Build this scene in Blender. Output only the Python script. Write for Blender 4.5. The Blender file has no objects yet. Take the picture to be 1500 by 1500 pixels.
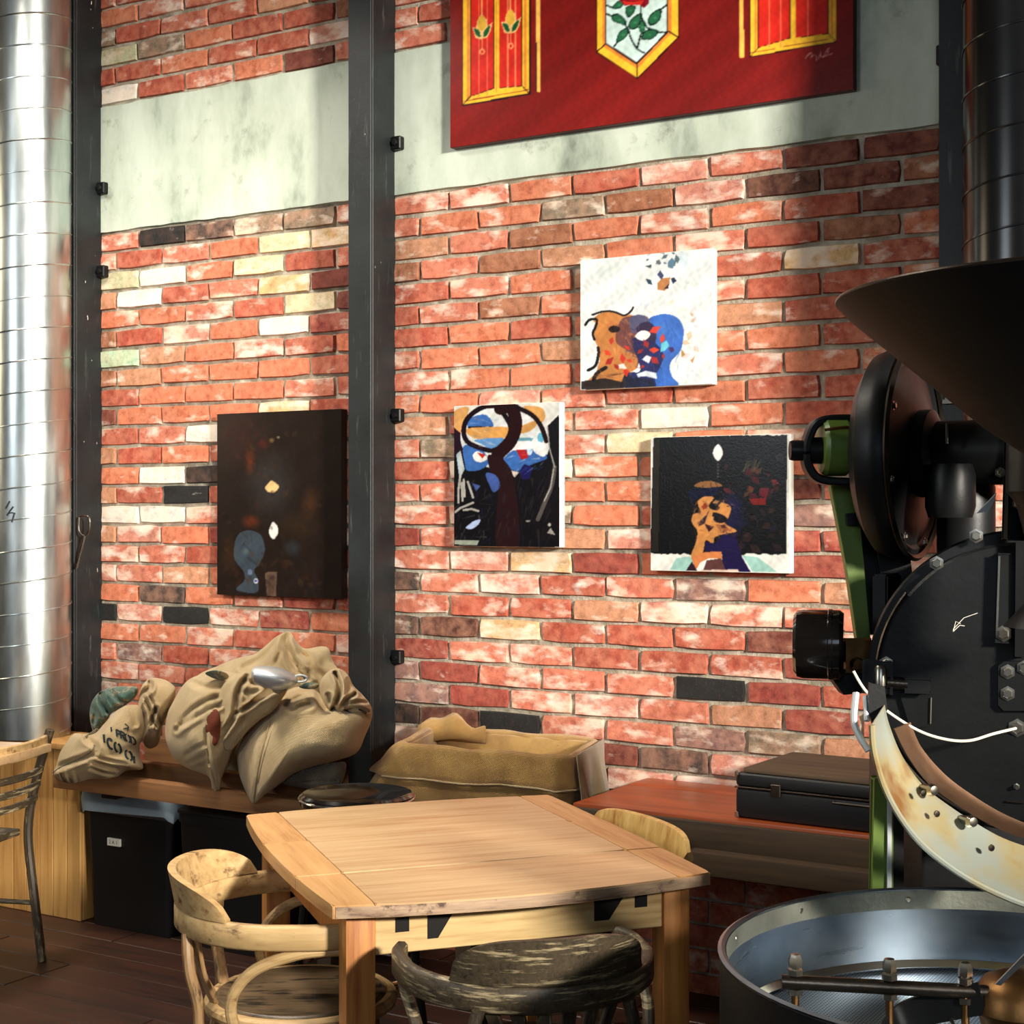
import bpy, bmesh, math, random
import numpy as np
from mathutils import Vector, Matrix
from mathutils.bvhtree import BVHTree
random.seed(7)
R = math.radians
PI = math.pi
scene = bpy.context.scene
col = scene.collection

# ------------------------------------------------------------------ camera, light, exposure
F = 2253.0                      # focal length in pixels of a 1500 px frame
TH = math.atan(F / 3750.0)      # the camera looks this far left of square-on to the brick wall
S, C_ = math.sin(TH), math.cos(TH)
DIST = 5.32 * C_
CAM = Vector((0, -DIST, 1.55))
cam_d = bpy.data.cameras.new('camera'); cam = bpy.data.objects.new('camera', cam_d); col.objects.link(cam)
cam_d.sensor_width = 36; cam_d.lens = F / 1500 * 36; cam_d.clip_start = .05
cam.location = CAM; cam.rotation_euler = (PI / 2, 0, TH)
scene.camera = cam
scene.view_settings.view_transform = 'Standard'; scene.view_settings.look = 'None'
scene.view_settings.gamma = 1; scene.view_settings.use_curve_mapping = False
scene.view_settings.exposure = -0.24

world = bpy.data.worlds.new('world'); scene.world = world; world.use_nodes = True
wb = world.node_tree.nodes['Background']; wb.inputs[0].default_value = (.75, .88, 1, 1); wb.inputs[1].default_value = .3

def area(name, loc, target, sx, sy, power, color, spread=180):
    l = bpy.data.lights.new(name, 'AREA'); l.shape = 'RECTANGLE'; l.size = sx; l.size_y = sy
    l.energy = power; l.color = color; l.spread = R(spread)
    o = bpy.data.objects.new(name, l); col.objects.link(o); o.location = loc
    o.rotation_euler = (Vector(target) - Vector(loc)).to_track_quat('-Z', 'Y').to_euler()
    return o
area('window_light_right', (7.8, -6.0, 4.1), (-2.6, 0, 1.6), 1.1, 1.1, 4900, (1, .93, .82))
area('window_light_rear', (-4.5, -7.4, 3.0), (-2.8, 0, 1.2), 1.7, 1.5, 85, (.88, .95, 1))
area('window_light_left', (-6.7, -2.3, 2.6), (-3, -2, 1), 1.0, 1.6, 34, (1, .82, .55))

area('window_light_behind', (1.3, -7.45, 2.75), (-.8, -2, .9), 1.1, 1.3, 46, (.72, .86, 1))
area('added_fill_table', (-2.5, -2.3, 3.5), (-2.3, -1.7, 0), .5, .5, 25, (1, .92, .8), 110)  # added overhead fill that brightens the table top, no known fixture
area('added_fill_sacks', (-4.1, -1.5, 3.9), (-4.0, -.7, 0), .5, .5, 54, (1, .92, .8), 120)  # invented soft light from above, lifts the sacks on the bench

# ------------------------------------------------------------------ maths helpers
def ray(px, py):
    t = (px - 750) / F; v = (750 - py) / F
    return Vector((-S + t * C_, C_ + t * S, v))
def W(px, py, Z): return CAM + ray(px, py) * Z
def onz(px, py, z):
    r = ray(px, py); return CAM + r * ((z - CAM.z) / r.z)
def ony(px, py, y=0.0):
    r = ray(px, py); return CAM + r * ((y - CAM.y) / r.y)
def proj(p):
    d = Vector(p) - CAM; Z = -S * d.x + C_ * d.y; X = C_ * d.x + S * d.y
    return 750 + F * X / Z, 750 - F * d.z / Z, Z
def camvec(X, Z, z=0): return Vector((X * C_ - Z * S, X * S + Z * C_, z))
def lin(c):
    return tuple(((v / 255) / 12.92 if v / 255 <= .04045 else ((v / 255 + .055) / 1.055) ** 2.4) for v in c)

# ------------------------------------------------------------------ materials
def newmat(name):
    m = bpy.data.materials.new(name); m.use_nodes = True
    return m, m.node_tree.nodes, m.node_tree.links, m.node_tree.nodes['Principled BSDF']
def nd(n, t, **k):
    x = n.new(t)
    for a, b in k.items(): setattr(x, a, b)
    return x
def noise(n, l, vec, scale, detail=4, rough=.6):
    x = n.new('ShaderNodeTexNoise'); x.inputs['Scale'].default_value = scale
    x.inputs['Detail'].default_value = detail; x.inputs['Roughness'].default_value = rough
    if vec is not None: l.new(vec, x.inputs['Vector'])
    return x.outputs['Fac']
def ramp(n, l, fac, stops):
    x = n.new('ShaderNodeValToRGB'); e = x.color_ramp.elements
    while len(e) < len(stops): e.new(.5)
    for el, (p, c) in zip(e, stops):
        el.position = p; el.color = (*c, 1) if len(c) == 3 else c
    l.new(fac, x.inputs[0]); return x.outputs[0]
def mix(n, l, fac, a, b, mode='MIX'):
    x = nd(n, 'ShaderNodeMix', data_type='RGBA', blend_type=mode)
    if isinstance(fac, (int, float)): x.inputs[0].default_value = fac
    else: l.new(fac, x.inputs[0])
    for i, v in ((6, a), (7, b)):
        if isinstance(v, tuple): x.inputs[i].default_value = (*v, 1)
        else: l.new(v, x.inputs[i])
    return x.outputs[2]
def math_(n, l, op, a, b=None, clamp=False):
    x = nd(n, 'ShaderNodeMath', operation=op, use_clamp=clamp)
    for i, v in ((0, a), (1, b)):
        if v is None: continue
        if isinstance(v, (int, float)): x.inputs[i].default_value = v
        else: l.new(v, x.inputs[i])
    return x.outputs[0]
def bump(n, l, b, h, strength=.3, dist=.01):
    x = n.new('ShaderNodeBump'); x.inputs['Strength'].default_value = strength; x.inputs['Distance'].default_value = dist
    l.new(h, x.inputs['Height']); l.new(x.outputs[0], b.inputs['Normal'])
def objvec(n, l, scale=(1, 1, 1)):
    tc = n.new('ShaderNodeTexCoord'); mp = n.new('ShaderNodeMapping'); mp.inputs['Scale'].default_value = scale
    oi = n.new('ShaderNodeObjectInfo'); l.new(oi.outputs['Random'], mp.inputs['Location'])
    l.new(tc.outputs['Object'], mp.inputs[0]); return mp.outputs[0]
def worldvec(n): return n.new('ShaderNodeNewGeometry').outputs['Position']

def plain(name, c, rough=.5, metal=0, bumpy=0, bscale=60, vary=.15, coat=0, spec=.5):
    m, n, l, b = newmat(name); v = objvec(n, l); f = noise(n, l, v, 9, 5)
    c = lin(c)
    d = tuple(x * (1 - vary) for x in c); e = tuple(min(1, x * (1 + vary)) for x in c)
    l.new(ramp(n, l, f, [(.3, d), (.7, e)]), b.inputs['Base Color'])
    b.inputs['Roughness'].default_value = rough; b.inputs['Metallic'].default_value = metal
    b.inputs['Coat Weight'].default_value = coat; b.inputs['Specular IOR Level'].default_value = spec
    if bumpy: bump(n, l, b, noise(n, l, v, bscale, 6), bumpy, .004)
    return m

def wood(name, light, dark, axis=0, scale=1.0, rough=.45, worn=None, wornamt=.5, coat=0, wvec=None):
    """long grain along one object axis; worn = colour of bare patches"""
    m, n, l, b = newmat(name)
    sc = [26 * scale] * 3; sc[axis] = 1.6 * scale
    v = objvec(n, l, sc); v2 = objvec(n, l, [6 * scale if i != axis else 1.2 * scale for i in range(3)])
    f1 = noise(n, l, v, 2.2, 8, .65); f2 = noise(n, l, v2, 1.5, 3)
    f = math_(n, l, 'ADD', math_(n, l, 'MULTIPLY', f1, .65), math_(n, l, 'MULTIPLY', f2, .35))
    L, D = lin(light), lin(dark)
    c = ramp(n, l, f, [(.34, D), (.47, tuple((a * .6 + b_ * .4) for a, b_ in zip(L, D))), (.62, L)])
    if worn:
        w = noise(n, l, objvec(n, l, wvec or [14 if i != axis else 4 for i in range(3)]), 1.8, 7, .7)
        k = ramp(n, l, w, [(wornamt - .05, (0, 0, 0)), (wornamt + .05, (1, 1, 1))])
        c = mix(n, l, k, c, lin(worn))
    l.new(c, b.inputs['Base Color'])
    b.inputs['Roughness'].default_value = rough; b.inputs['Coat Weight'].default_value = coat; b.inputs['Coat Roughness'].default_value = .25
    bump(n, l, b, f1, .25, .003)
    return m

M = {}
def brick_mat():
    m, n, l, b = newmat('brick'); p = worldvec(n); oi = n.new('ShaderNodeObjectInfo')
    f = noise(n, l, p, 34, 7, .68); g = noise(n, l, p, 9, 3)
    base = oi.outputs['Color']
    vary = ramp(n, l, f, [(.28, (.55, .5, .48)), (.5, (.95, .95, .95)), (.72, (1.25, 1.3, 1.35))])
    c = mix(n, l, 1.0, base, vary, 'MULTIPLY')
    c = mix(n, l, math_(n, l, 'MULTIPLY', ramp(n, l, noise(n, l, p, 150, 2), [(.62, (0, 0, 0)), (.72, (1, 1, 1))]), .5), c, lin((92, 52, 40)))
    # old whitewash and lime that clings in patches, amount from the object's alpha
    st = n.new('ShaderNodeMapping'); st.inputs['Scale'].default_value = (8, 8, 15); l.new(p, st.inputs[0])
    w = noise(n, l, st.outputs[0], 1.0, 5, .58)
    th = math_(n, l, 'SUBTRACT', 1.0, oi.outputs['Alpha'])
    k = math_(n, l, 'MULTIPLY', math_(n, l, 'SUBTRACT', math_(n, l, 'ADD', w, .12), math_(n, l, 'ADD', math_(n, l, 'MULTIPLY', th, .36), .43)), 7.0, True)
    k = math_(n, l, 'MULTIPLY', k, .72)
    wc = ramp(n, l, g, [(.35, lin((232, 205, 180))), (.65, lin((240, 232, 218)))])
    c = mix(n, l, math_(n, l, 'MULTIPLY', ramp(n, l, noise(n, l, p, 17, 5, .6), [(.38, (0, 0, 0)), (.75, (.5, .5, .5))]), math_(n, l, 'MULTIPLY', oi.outputs['Alpha'], 4.0, True)), c, lin((206, 148, 118)))
    c = mix(n, l, k, c, wc)
    l.new(c, b.inputs['Base Color']); b.inputs['Roughness'].default_value = .85
    h = math_(n, l, 'ADD', f, math_(n, l, 'MULTIPLY', k, .3))
    bump(n, l, b, h, .55, .006)
    return m
M['brick'] = brick_mat()

def mortar_mat():
    m, n, l, b = newmat('mortar'); p = worldvec(n)
    c = ramp(n, l, noise(n, l, p, 14, 6), [(.3, lin((112, 104, 88))), (.5, lin((158, 148, 130))), (.72, lin((196, 190, 172)))])
    l.new(c, b.inputs['Base Color']); b.inputs['Roughness'].default_value = .95
    bump(n, l, b, noise(n, l, p, 90, 6), .8, .008); return m
M['mortar'] = mortar_mat()

def plaster_mat():
    m, n, l, b = newmat('painted_plaster'); p = worldvec(n)
    mp = n.new('ShaderNodeMapping'); mp.inputs['Scale'].default_value = (3.2, 1, 1.6); l.new(p, mp.inputs[0])
    f = noise(n, l, mp.outputs[0], 1.3, 6, .6)
    c = ramp(n, l, f, [(.30, lin((118, 130, 116))), (.44, lin((176, 186, 170))), (.6, lin((196, 205, 190)))])
    s = noise(n, l, p, 5.5, 7, .72)
    c = mix(n, l, math_(n, l, 'MULTIPLY', ramp(n, l, s, [(.58, (0, 0, 0)), (.72, (1, 1, 1))]), .65), c, lin((92, 92, 78)))
    l.new(c, b.inputs['Base Color']); b.inputs['Roughness'].default_value = .7
    bump(n, l, b, s, .25, .01); return m
M['plaster'] = plaster_mat()

def steel_paint():
    m, n, l, b = newmat('black_steel_paint'); p = worldvec(n)
    f = noise(n, l, p, 5, 6)
    c = ramp(n, l, f, [(.3, lin((18, 21, 23))), (.7, lin((34, 39, 41)))])
    mp = n.new('ShaderNodeMapping'); mp.inputs['Scale'].default_value = (60, 60, 22); l.new(p, mp.inputs[0])
    chips = ramp(n, l, noise(n, l, mp.outputs[0], 1, 2), [(.76, (0, 0, 0)), (.78, (1, 1, 1))])
    c = mix(n, l, chips, c, lin((205, 200, 188)))
    mp2 = n.new('ShaderNodeMapping'); mp2.inputs['Scale'].default_value = (40, 40, 5); l.new(p, mp2.inputs[0])
    c = mix(n, l, math_(n, l, 'MULTIPLY', ramp(n, l, noise(n, l, mp2.outputs[0], 1, 5, .7), [(.6, (0, 0, 0)), (.75, (1, 1, 1))]), .35), c, lin((120, 124, 120)))
    l.new(c, b.inputs['Base Color']); b.inputs['Roughness'].default_value = .48; b.inputs['Specular IOR Level'].default_value = .35
    bump(n, l, b, noise(n, l, p, 45, 5), .2, .004); return m
M['steel'] = steel_paint()

def galv():
    m, n, l, b = newmat('galvanised_sheet'); v = objvec(n, l, (1, 1, .25))
    f = noise(n, l, v, 12, 5)
    l.new(ramp(n, l, f, [(.3, lin((176, 186, 186))), (.7, lin((216, 222, 220)))]), b.inputs['Base Color'])
    b.inputs['Metallic'].default_value = 1; l.new(math_(n, l, 'ADD', math_(n, l, 'MULTIPLY', f, .18), .22), b.inputs['Roughness'])
    return m
M['galv'] = galv()
M['blackmetal'] = plain('black_machine_paint', (15, 16, 17), .42, 0, .15, 40, .3, 0, .28)
M['blacksatin'] = plain('black_satin_paint', (14, 15, 17), .22, 0, 0, 40, .2)
M['hopper'] = plain('matte_black_sheet', (9, 10, 12), .55, 0, .1, 20, .2, 0, .2)
M['blackplastic'] = plain('black_plastic', (12, 12, 13), .45, 0, .1, 80, .2)
M['chrome'] = plain('polished_steel', (210, 208, 200), .14, 1, 0, 30, .05)
M['bolt'] = plain('bolt_steel', (176, 170, 156), .28, 1, 0, 30, .15)
M['rod'] = plain('worn_steel_bar', (96, 88, 80), .3, 1, .2, 60, .3)
M['green'] = plain('green_enamel', (88, 112, 44), .42, 0, .1, 30, .2)
M['brass'] = plain('tarnished_brass', (118, 86, 52), .42, 1, .2, 40, .3)
M['scorched'] = plain('scorched_brown_steel', (92, 66, 46), .5, .6, .2, 30, .35)
M['white_label'] = plain('white_label', (206, 204, 194), .6)
M['ink'] = plain('black_ink', (20, 22, 24), .7)
M['inkblue'] = plain('stencil_ink', (28, 40, 42), .8, 0, .3, 300, .5)
M['cord'] = plain('pale_cord', (206, 200, 186), .5)
M['room'] = plain('room_wall_paint', (120, 116, 108), .9)
M['ceilpaint'] = plain('ceiling_boards', (92, 84, 76), .9)
M['palebin'] = plain('pale_blue_plastic', (150, 168, 180), .35)
M['alu'] = plain('brushed_aluminium', (222, 228, 230), .42, .75, 0, 30, .06)
M['canvas_edge'] = plain('canvas_edge_white', (228, 226, 216), .8)
M['canvas_dark'] = plain('canvas_edge_dark', (24, 18, 16), .7)
M['canvas_red'] = plain('canvas_edge_red', (74, 18, 18), .6)
M['darkfill'] = plain('dark_interior', (16, 12, 9), .9)
M['redbrown'] = plain('red_brown_liner', (112, 50, 28), .9, 0, .3, 60, .4)

def cream_mat():
    m, n, l, b = newmat('heat_stained_enamel'); v = objvec(n, l); f = noise(n, l, v, 7, 4, .5)
    l.new(ramp(n, l, f, [(.36, lin((146, 100, 54))), (.45, lin((176, 160, 116))), (.56, lin((166, 172, 160)))]), b.inputs['Base Color'])
    b.inputs['Roughness'].default_value = .32; b.inputs['Metallic'].default_value = .35; return m
M['cream'] = cream_mat()
def tray_mat():
    m, n, l, b = newmat('brushed_tray_steel'); v = objvec(n, l, (1, 1, 14)); f = noise(n, l, v, 6, 6)
    g = noise(n, l, objvec(n, l), 5, 3)
    l.new(ramp(n, l, g, [(.3, lin((112, 124, 138))), (.7, lin((164, 174, 182)))]), b.inputs['Base Color'])
    b.inputs['Metallic'].default_value = 1; l.new(math_(n, l, 'ADD', math_(n, l, 'MULTIPLY', f, .2), .2), b.inputs['Roughness'])
    b.inputs['Anisotropic'].default_value = .5
    return m
M['tray'] = tray_mat()
M['trayband'] = plain('grimy_rim_steel', (140, 142, 130), .5, .8, .3, 60, .3)
def perf_mat():
    m, n, l, b = newmat('perforated_sheet'); tc = n.new('ShaderNodeTexCoord')
    mp = n.new('ShaderNodeMapping'); mp.inputs['Scale'].default_value = (170, 120, 150); l.new(tc.outputs['Object'], mp.inputs[0])
    vo = nd(n, 'ShaderNodeTexVoronoi', voronoi_dimensions='2D'); vo.inputs['Scale'].default_value = 1; vo.inputs['Randomness'].default_value = 0; l.new(mp.outputs[0], vo.inputs['Vector'])
    k = ramp(n, l, vo.outputs['Distance'], [(.26, (0, 0, 0)), (.32, (1, 1, 1))])
    l.new(mix(n, l, k, (.01, .01, .012), lin((176, 188, 198))), b.inputs['Base Color'])
    b.inputs['Metallic'].default_value = 1; b.inputs['Roughness'].default_value = .28; return m
M['perf'] = perf_mat()

def burlap(name, base, dark, patch=None, coarse=1.0):
    m, n, l, b = newmat(name); v = objvec(n, l)
    wx = nd(n, 'ShaderNodeTexWave', wave_type='BANDS', bands_direction='DIAGONAL'); wx.inputs['Scale'].default_value = 95 / coarse; wx.inputs['Distortion'].default_value = 2.5; wx.inputs['Detail'].default_value = 2
    l.new(v, wx.inputs[0])
    wz = nd(n, 'ShaderNodeTexWave', wave_type='BANDS', bands_direction='Z'); wz.inputs['Scale'].default_value = 120 / coarse; wz.inputs['Distortion'].default_value = 2.0; l.new(v, wz.inputs[0])
    h = math_(n, l, 'ADD', wx.outputs['Fac'], wz.outputs['Fac'])
    f = noise(n, l, v, 8, 5)
    c = ramp(n, l, f, [(.3, lin(dark)), (.65, lin(base))])
    if patch: c = mix(n, l, ramp(n, l, noise(n, l, v, 11, 4, .7), [(.44, (0, 0, 0)), (.50, (1, 1, 1))]), c, lin(patch))
    c = mix(n, l, .22, c, ramp(n, l, math_(n, l, 'MULTIPLY', h, .5), [(.2, (.25, .25, .25)), (.8, (1, 1, 1))]), 'MULTIPLY')
    l.new(c, b.inputs['Base Color']); b.inputs['Roughness'].default_value = .95; b.inputs['Sheen Weight'].default_value = .3
    bump(n, l, b, h, .6, .004); return m
M['burlap'] = burlap('burlap', (222, 196, 146), (190, 158, 106))
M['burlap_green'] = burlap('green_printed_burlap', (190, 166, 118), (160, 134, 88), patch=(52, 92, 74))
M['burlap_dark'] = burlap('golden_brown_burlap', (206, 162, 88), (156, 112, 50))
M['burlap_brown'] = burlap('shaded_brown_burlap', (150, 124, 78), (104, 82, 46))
M['burlap_grey'] = burlap('grey_burlap', (136, 124, 98), (92, 80, 58), coarse=1.6)

M['table'] = wood('honey_table_wood', (204, 172, 130), (168, 124, 80), 0, .8, .38, None, coat=.25)
M['table_y'] = wood('honey_table_wood_crosswise', (212, 166, 110), (162, 108, 60), 1, .8, .4, None, coat=.25)
M['table_edge'] = wood('worn_table_edge', (190, 160, 130), (88, 62, 46), 0, 1.2, .6, (84, 62, 50), .60, wvec=(9, 9, 9))
M['leg'] = wood('orange_leg_wood', (206, 140, 70), (150, 84, 34), 2, .9, .42, coat=.2)
M['apron'] = wood('pale_apron_wood', (214, 184, 128), (160, 124, 72), 0, .9, .55)
M['chairlight'] = wood('worn_pale_bentwood', (204, 172, 120), (150, 112, 66), 0, .9, .5, (112, 84, 54), .60)
M['chairlight_z'] = wood('worn_pale_bentwood_upright', (176, 140, 96), (104, 74, 46), 2, 1, .5, (70, 58, 46), .58)
M['chairdark'] = wood('worn_black_bentwood', (78, 66, 48), (34, 28, 21), 0, 2.2, .5, (170, 154, 118), .585, wvec=(5, 5, 55))
M['chairdark_z'] = wood('worn_black_bentwood_upright', (74, 62, 46), (30, 25, 19), 2, 1.2, .5, (158, 146, 116), .62)
M['seat'] = wood('cracked_dark_seat', (112, 92, 66), (34, 27, 21), 0, .7, .4, (24, 20, 16), .56)
M['chairgold'] = wood('golden_ribbed_wood', (232, 196, 120), (170, 112, 50), 2, 1, .35, coat=.3)
M['bench'] = wood('rough_bench_timber', (150, 104, 62), (86, 52, 30), 0, .7, .7)
M['benchdark'] = wood('dark_bench_timber', (84, 64, 42), (36, 27, 19), 0, .7, .75)
M['plank'] = wood('orange_stained_plank', (176, 82, 34), (122, 50, 20), 0, .5, .4, coat=.2)
M['pine'] = wood('pine_panelling', (206, 160, 94), (160, 108, 52), 2, .6, .5)
M['floor'] = wood('dark_red_floorboard', (66, 34, 21), (26, 16, 11), 0, .6, .5, (44, 30, 22), .6)
M['stool_top'] = plain('glossy_black_lacquer', (16, 14, 13), .12, 0, 0, 30, .2, coat=.6)
def paint_attr():
    m, n, l, b = newmat('acrylic_paint'); a = n.new('ShaderNodeVertexColor'); a.layer_name = 'paint'
    l.new(a.outputs[0], b.inputs['Base Color']); b.inputs['Roughness'].default_value = .24; b.inputs['Specular IOR Level'].default_value = .22
    bump(n, l, b, noise(n, l, worldvec(n), 110, 4), .12, .003); return m
M['paint'] = paint_attr()

# ------------------------------------------------------------------ object helpers
def link(name, me, parent=None, loc=(0, 0, 0)):
    o = bpy.data.objects.new(name, me); col.objects.link(o); o.location = loc
    if parent: o.parent = parent
    return o
def tag(o, label=None, cat=None, group=None, kind=None):
    if label: o['label'] = label
    if cat: o['category'] = cat
    if group: o['group'] = group
    if kind: o['kind'] = kind
    return o
def thing(name, loc, label, cat, group=None, rz=0):
    o = link(name, None, None, loc); o.rotation_euler.z = rz; o.empty_display_size = .1
    return tag(o, label, cat, group)
def wloc(o):
    """world matrix of an object built so far (only translations and z turns are used)"""
    m = Matrix.Identity(4)
    while o:
        m = Matrix.Translation(o.location) @ o.rotation_euler.to_matrix().to_4x4() @ m; o = o.parent
    return m

class MB:
    def __init__(s): s.b = bmesh.new()
    def face(s, vs):
        try: return s.b.faces.new(vs)
        except ValueError: return None
    def box(s, x0, x1, y0, y1, z0, z1, bev=0, seg=2, mat=None):
        t = bmesh.new(); bmesh.ops.create_cube(t, size=1)
        for v in t.verts:
            v.co = Vector((x0 + (v.co.x + .5) * (x1 - x0), y0 + (v.co.y + .5) * (y1 - y0), z0 + (v.co.z + .5) * (z1 - z0)))
        if bev: bmesh.ops.bevel(t, geom=t.edges[:], offset=bev, segments=seg, affect='EDGES', profile=.6)
        if mat is not None: t.transform(mat)
        s.merge(t); return s
    def merge(s, t):
        me = bpy.data.meshes.new('t'); t.to_mesh(me); t.free(); s.b.from_mesh(me); bpy.data.meshes.remove(me)
    def beam(s, a, b, w, h, bev=.003, up=(0, 0, 1), w2=None, h2=None):
        """box of section w x h from a to b (h along up)"""
        a, b = Vector(a), Vector(b); d = (b - a); L = d.length; d.normalize()
        x = Vector(up).cross(d)
        if x.length < 1e-4: x = Vector((1, 0, 0)).cross(d)
        x.normalize(); u = d.cross(x)
        t = bmesh.new(); bmesh.ops.create_cube(t, size=1)
        w2 = w2 or w; h2 = h2 or h
        for v in t.verts:
            k = v.co.z + .5; ww = w + (w2 - w) * k; hh = h + (h2 - h) * k
            v.co = a + d * (k * L) + x * (v.co.x * ww) + u * (v.co.y * hh)
        if bev: bmesh.ops.bevel(t, geom=t.edges[:], offset=bev, segments=2, affect='EDGES')
        s.merge(t); return s
    def loft(s, rings, closed=True, caps=True):
        vs = [[s.b.verts.new(p) for p in r] for r in rings]
        n = len(rings[0])
        for i in range(len(vs) - 1):
            for j in range(n if closed else n - 1):
                k = (j + 1) % n
                s.face((vs[i][j], vs[i][k], vs[i + 1][k], vs[i + 1][j]))
        if caps and closed:
            s.face(vs[0][::-1]); s.face(vs[-1])
        return s
    def tube(s, pts, r, seg=10, caps=True, flat=None, up=None):
        """round bar, or flat bar when flat=(w,h): h along up"""
        P = [Vector(p) for p in pts]; n = len(P)
        rr = r if isinstance(r, (list, tuple)) else [r] * n
        rings = []; prev = None
        for i in range(n):
            d = (P[min(i + 1, n - 1)] - P[max(i - 1, 0)]).normalized()
            if up is not None: u = Vector(up) - d * Vector(up).dot(d)
            elif prev is None:
                u = Vector((0, 0, 1)) - d * d.z
                if u.length < .1: u = Vector((1, 0, 0)) - d * d.x
            else: u = prev - d * prev.dot(d)
            u.normalize(); prev = u; x = d.cross(u)
            if flat:
                w, h = flat if not callable(flat) else flat(i / (n - 1)); c = min(w, h) * .25
                q = [(-w/2 + c, -h/2), (w/2 - c, -h/2), (w/2, -h/2 + c), (w/2, h/2 - c), (w/2 - c, h/2), (-w/2 + c, h/2), (-w/2, h/2 - c), (-w/2, -h/2 + c)]
                rings.append([P[i] + x * a + u * b for a, b in q])
            else:
                rings.append([P[i] + (x * math.cos(t) + u * math.sin(t)) * rr[i] for t in [2 * PI * j / seg for j in range(seg)]])
        return s.loft(rings, True, caps)
    def lathe(s, prof, org=(0, 0, 0), axis=(0, 0, 1), seg=32, a0=0, a1=2 * PI, ref=None):
        """prof = [(radius, height)]"""
        ax = Vector(axis).normalized(); o = Vector(org)
        u = Vector(ref) if ref else (Vector((0, 0, 1)) if abs(ax.z) < .9 else Vector((1, 0, 0)))
        u = (u - ax * u.dot(ax)).normalized(); v = ax.cross(u)
        full = abs(a1 - a0 - 2 * PI) < 1e-6; m = seg if full else seg + 1
        rows = []
        for r, h in prof:
            if r < 1e-6: rows.append([s.b.verts.new(o + ax * h)]); continue
            rows.append([s.b.verts.new(o + ax * h + (u * math.cos(t) + v * math.sin(t)) * r) for t in [a0 + (a1 - a0) * j / seg for j in range(m)]])
        for i in range(len(rows) - 1):
            A, B = rows[i], rows[i + 1]
            for j in range(seg):
                k = (j + 1) % m
                if len(A) == 1 and len(B) == 1: continue
                if len(A) == 1: s.face((A[0], B[k], B[j]))
                elif len(B) == 1: s.face((A[j], A[k], B[0]))
                else: s.face((A[j], A[k], B[k], B[j]))
        return s
    def prism(s, pts, vec):
        a = [s.b.verts.new(Vector(p)) for p in pts]; b = [s.b.verts.new(Vector(p) + Vector(vec)) for p in pts]
        s.face(a[::-1]); s.face(b)
        for i in range(len(a)):
            k = (i + 1) % len(a); s.face((a[i], a[k], b[k], b[i]))
        return s
    def build(s, name, mat, parent=None, world=False, smooth=True, ang=35, origin=None):
        bmesh.ops.recalc_face_normals(s.b, faces=s.b.faces[:])
        if world and parent: s.b.transform(wloc(parent).inverted())
        if world and not parent and origin is not None: s.b.transform(Matrix.Translation(-Vector(origin)))
        me = bpy.data.meshes.new(name); s.b.to_mesh(me); s.b.free(); me.materials.append(M[mat] if isinstance(mat, str) else mat)
        if smooth:
            me.shade_smooth(); me.set_sharp_from_angle(angle=R(ang))
        o = link(name, me, parent)
        if world and not parent and origin is not None: o.location = origin
        return o
def spline(pts, n=8, closed=False):
    """Catmull-Rom through points of any dimension"""
    P = [np.array(p, float) for p in pts]; out = []; m = len(P)
    for i in range(m if closed else m - 1):
        if closed: a, b, c, d = P[i - 1], P[i], P[(i + 1) % m], P[(i + 2) % m]
        else: a, b, c, d = P[max(i - 1, 0)], P[i], P[i + 1], P[min(i + 2, m - 1)]
        for k in range(n):
            t = k / n
            out.append(.5 * ((2 * b) + (-a + c) * t + (2 * a - 5 * b + 4 * c - d) * t * t + (-a + 3 * b - 3 * c + d) * t ** 3))
    if not closed: out.append(P[-1])
    return out
def text_mesh(s, size, font_shear=0):
    cu = bpy.data.curves.new('t', 'FONT'); cu.body = s; cu.size = size; cu.align_x = 'CENTER'; cu.align_y = 'CENTER'; cu.shear = font_shear; cu.offset = .0
    o = bpy.data.objects.new('t', cu); me = bpy.data.meshes.new_from_object(o)
    bpy.data.objects.remove(o); bpy.data.curves.remove(cu); return me

# ================================================================== THE ROOM
XL, XM, XR, YB, HC = -7.0, -3.33, 3.3, -7.6, 4.3
BW, BH = .25, .0797
Z0 = 2.695          # underside of the plaster band
Z1 = 3.216          # its top
COL = {
 'R': ((176, 80, 58), .3), 'r': ((150, 62, 50), .2), 'O': ((204, 114, 80), .34), 'o': ((212, 118, 84), .2), 'P': ((198, 108, 84), .54),
 'p': ((206, 130, 112), .7), 'W': ((222, 220, 212), .85), 'C': ((230, 212, 170), .45), 'c': ((214, 176, 120), .6), 'K': ((24, 23, 22), .02),
 'k': ((70, 58, 52), .28), 'G': ((128, 112, 92), .5), 'g': ((130, 98, 92), .45), 'T': ((188, 132, 98), .35), 't': ((150, 92, 62), .25),
 'D': ((112, 50, 38), .12), 'd': ((86, 46, 34), .15), 'M': ((176, 206, 172), .3), 'm': ((196, 198, 158), .5)}
spec = []
def specs(ox, oy, sc, lst):
    for x, y, c in lst: spec.append((ox + x / sc, oy + y / sc, c))
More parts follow.
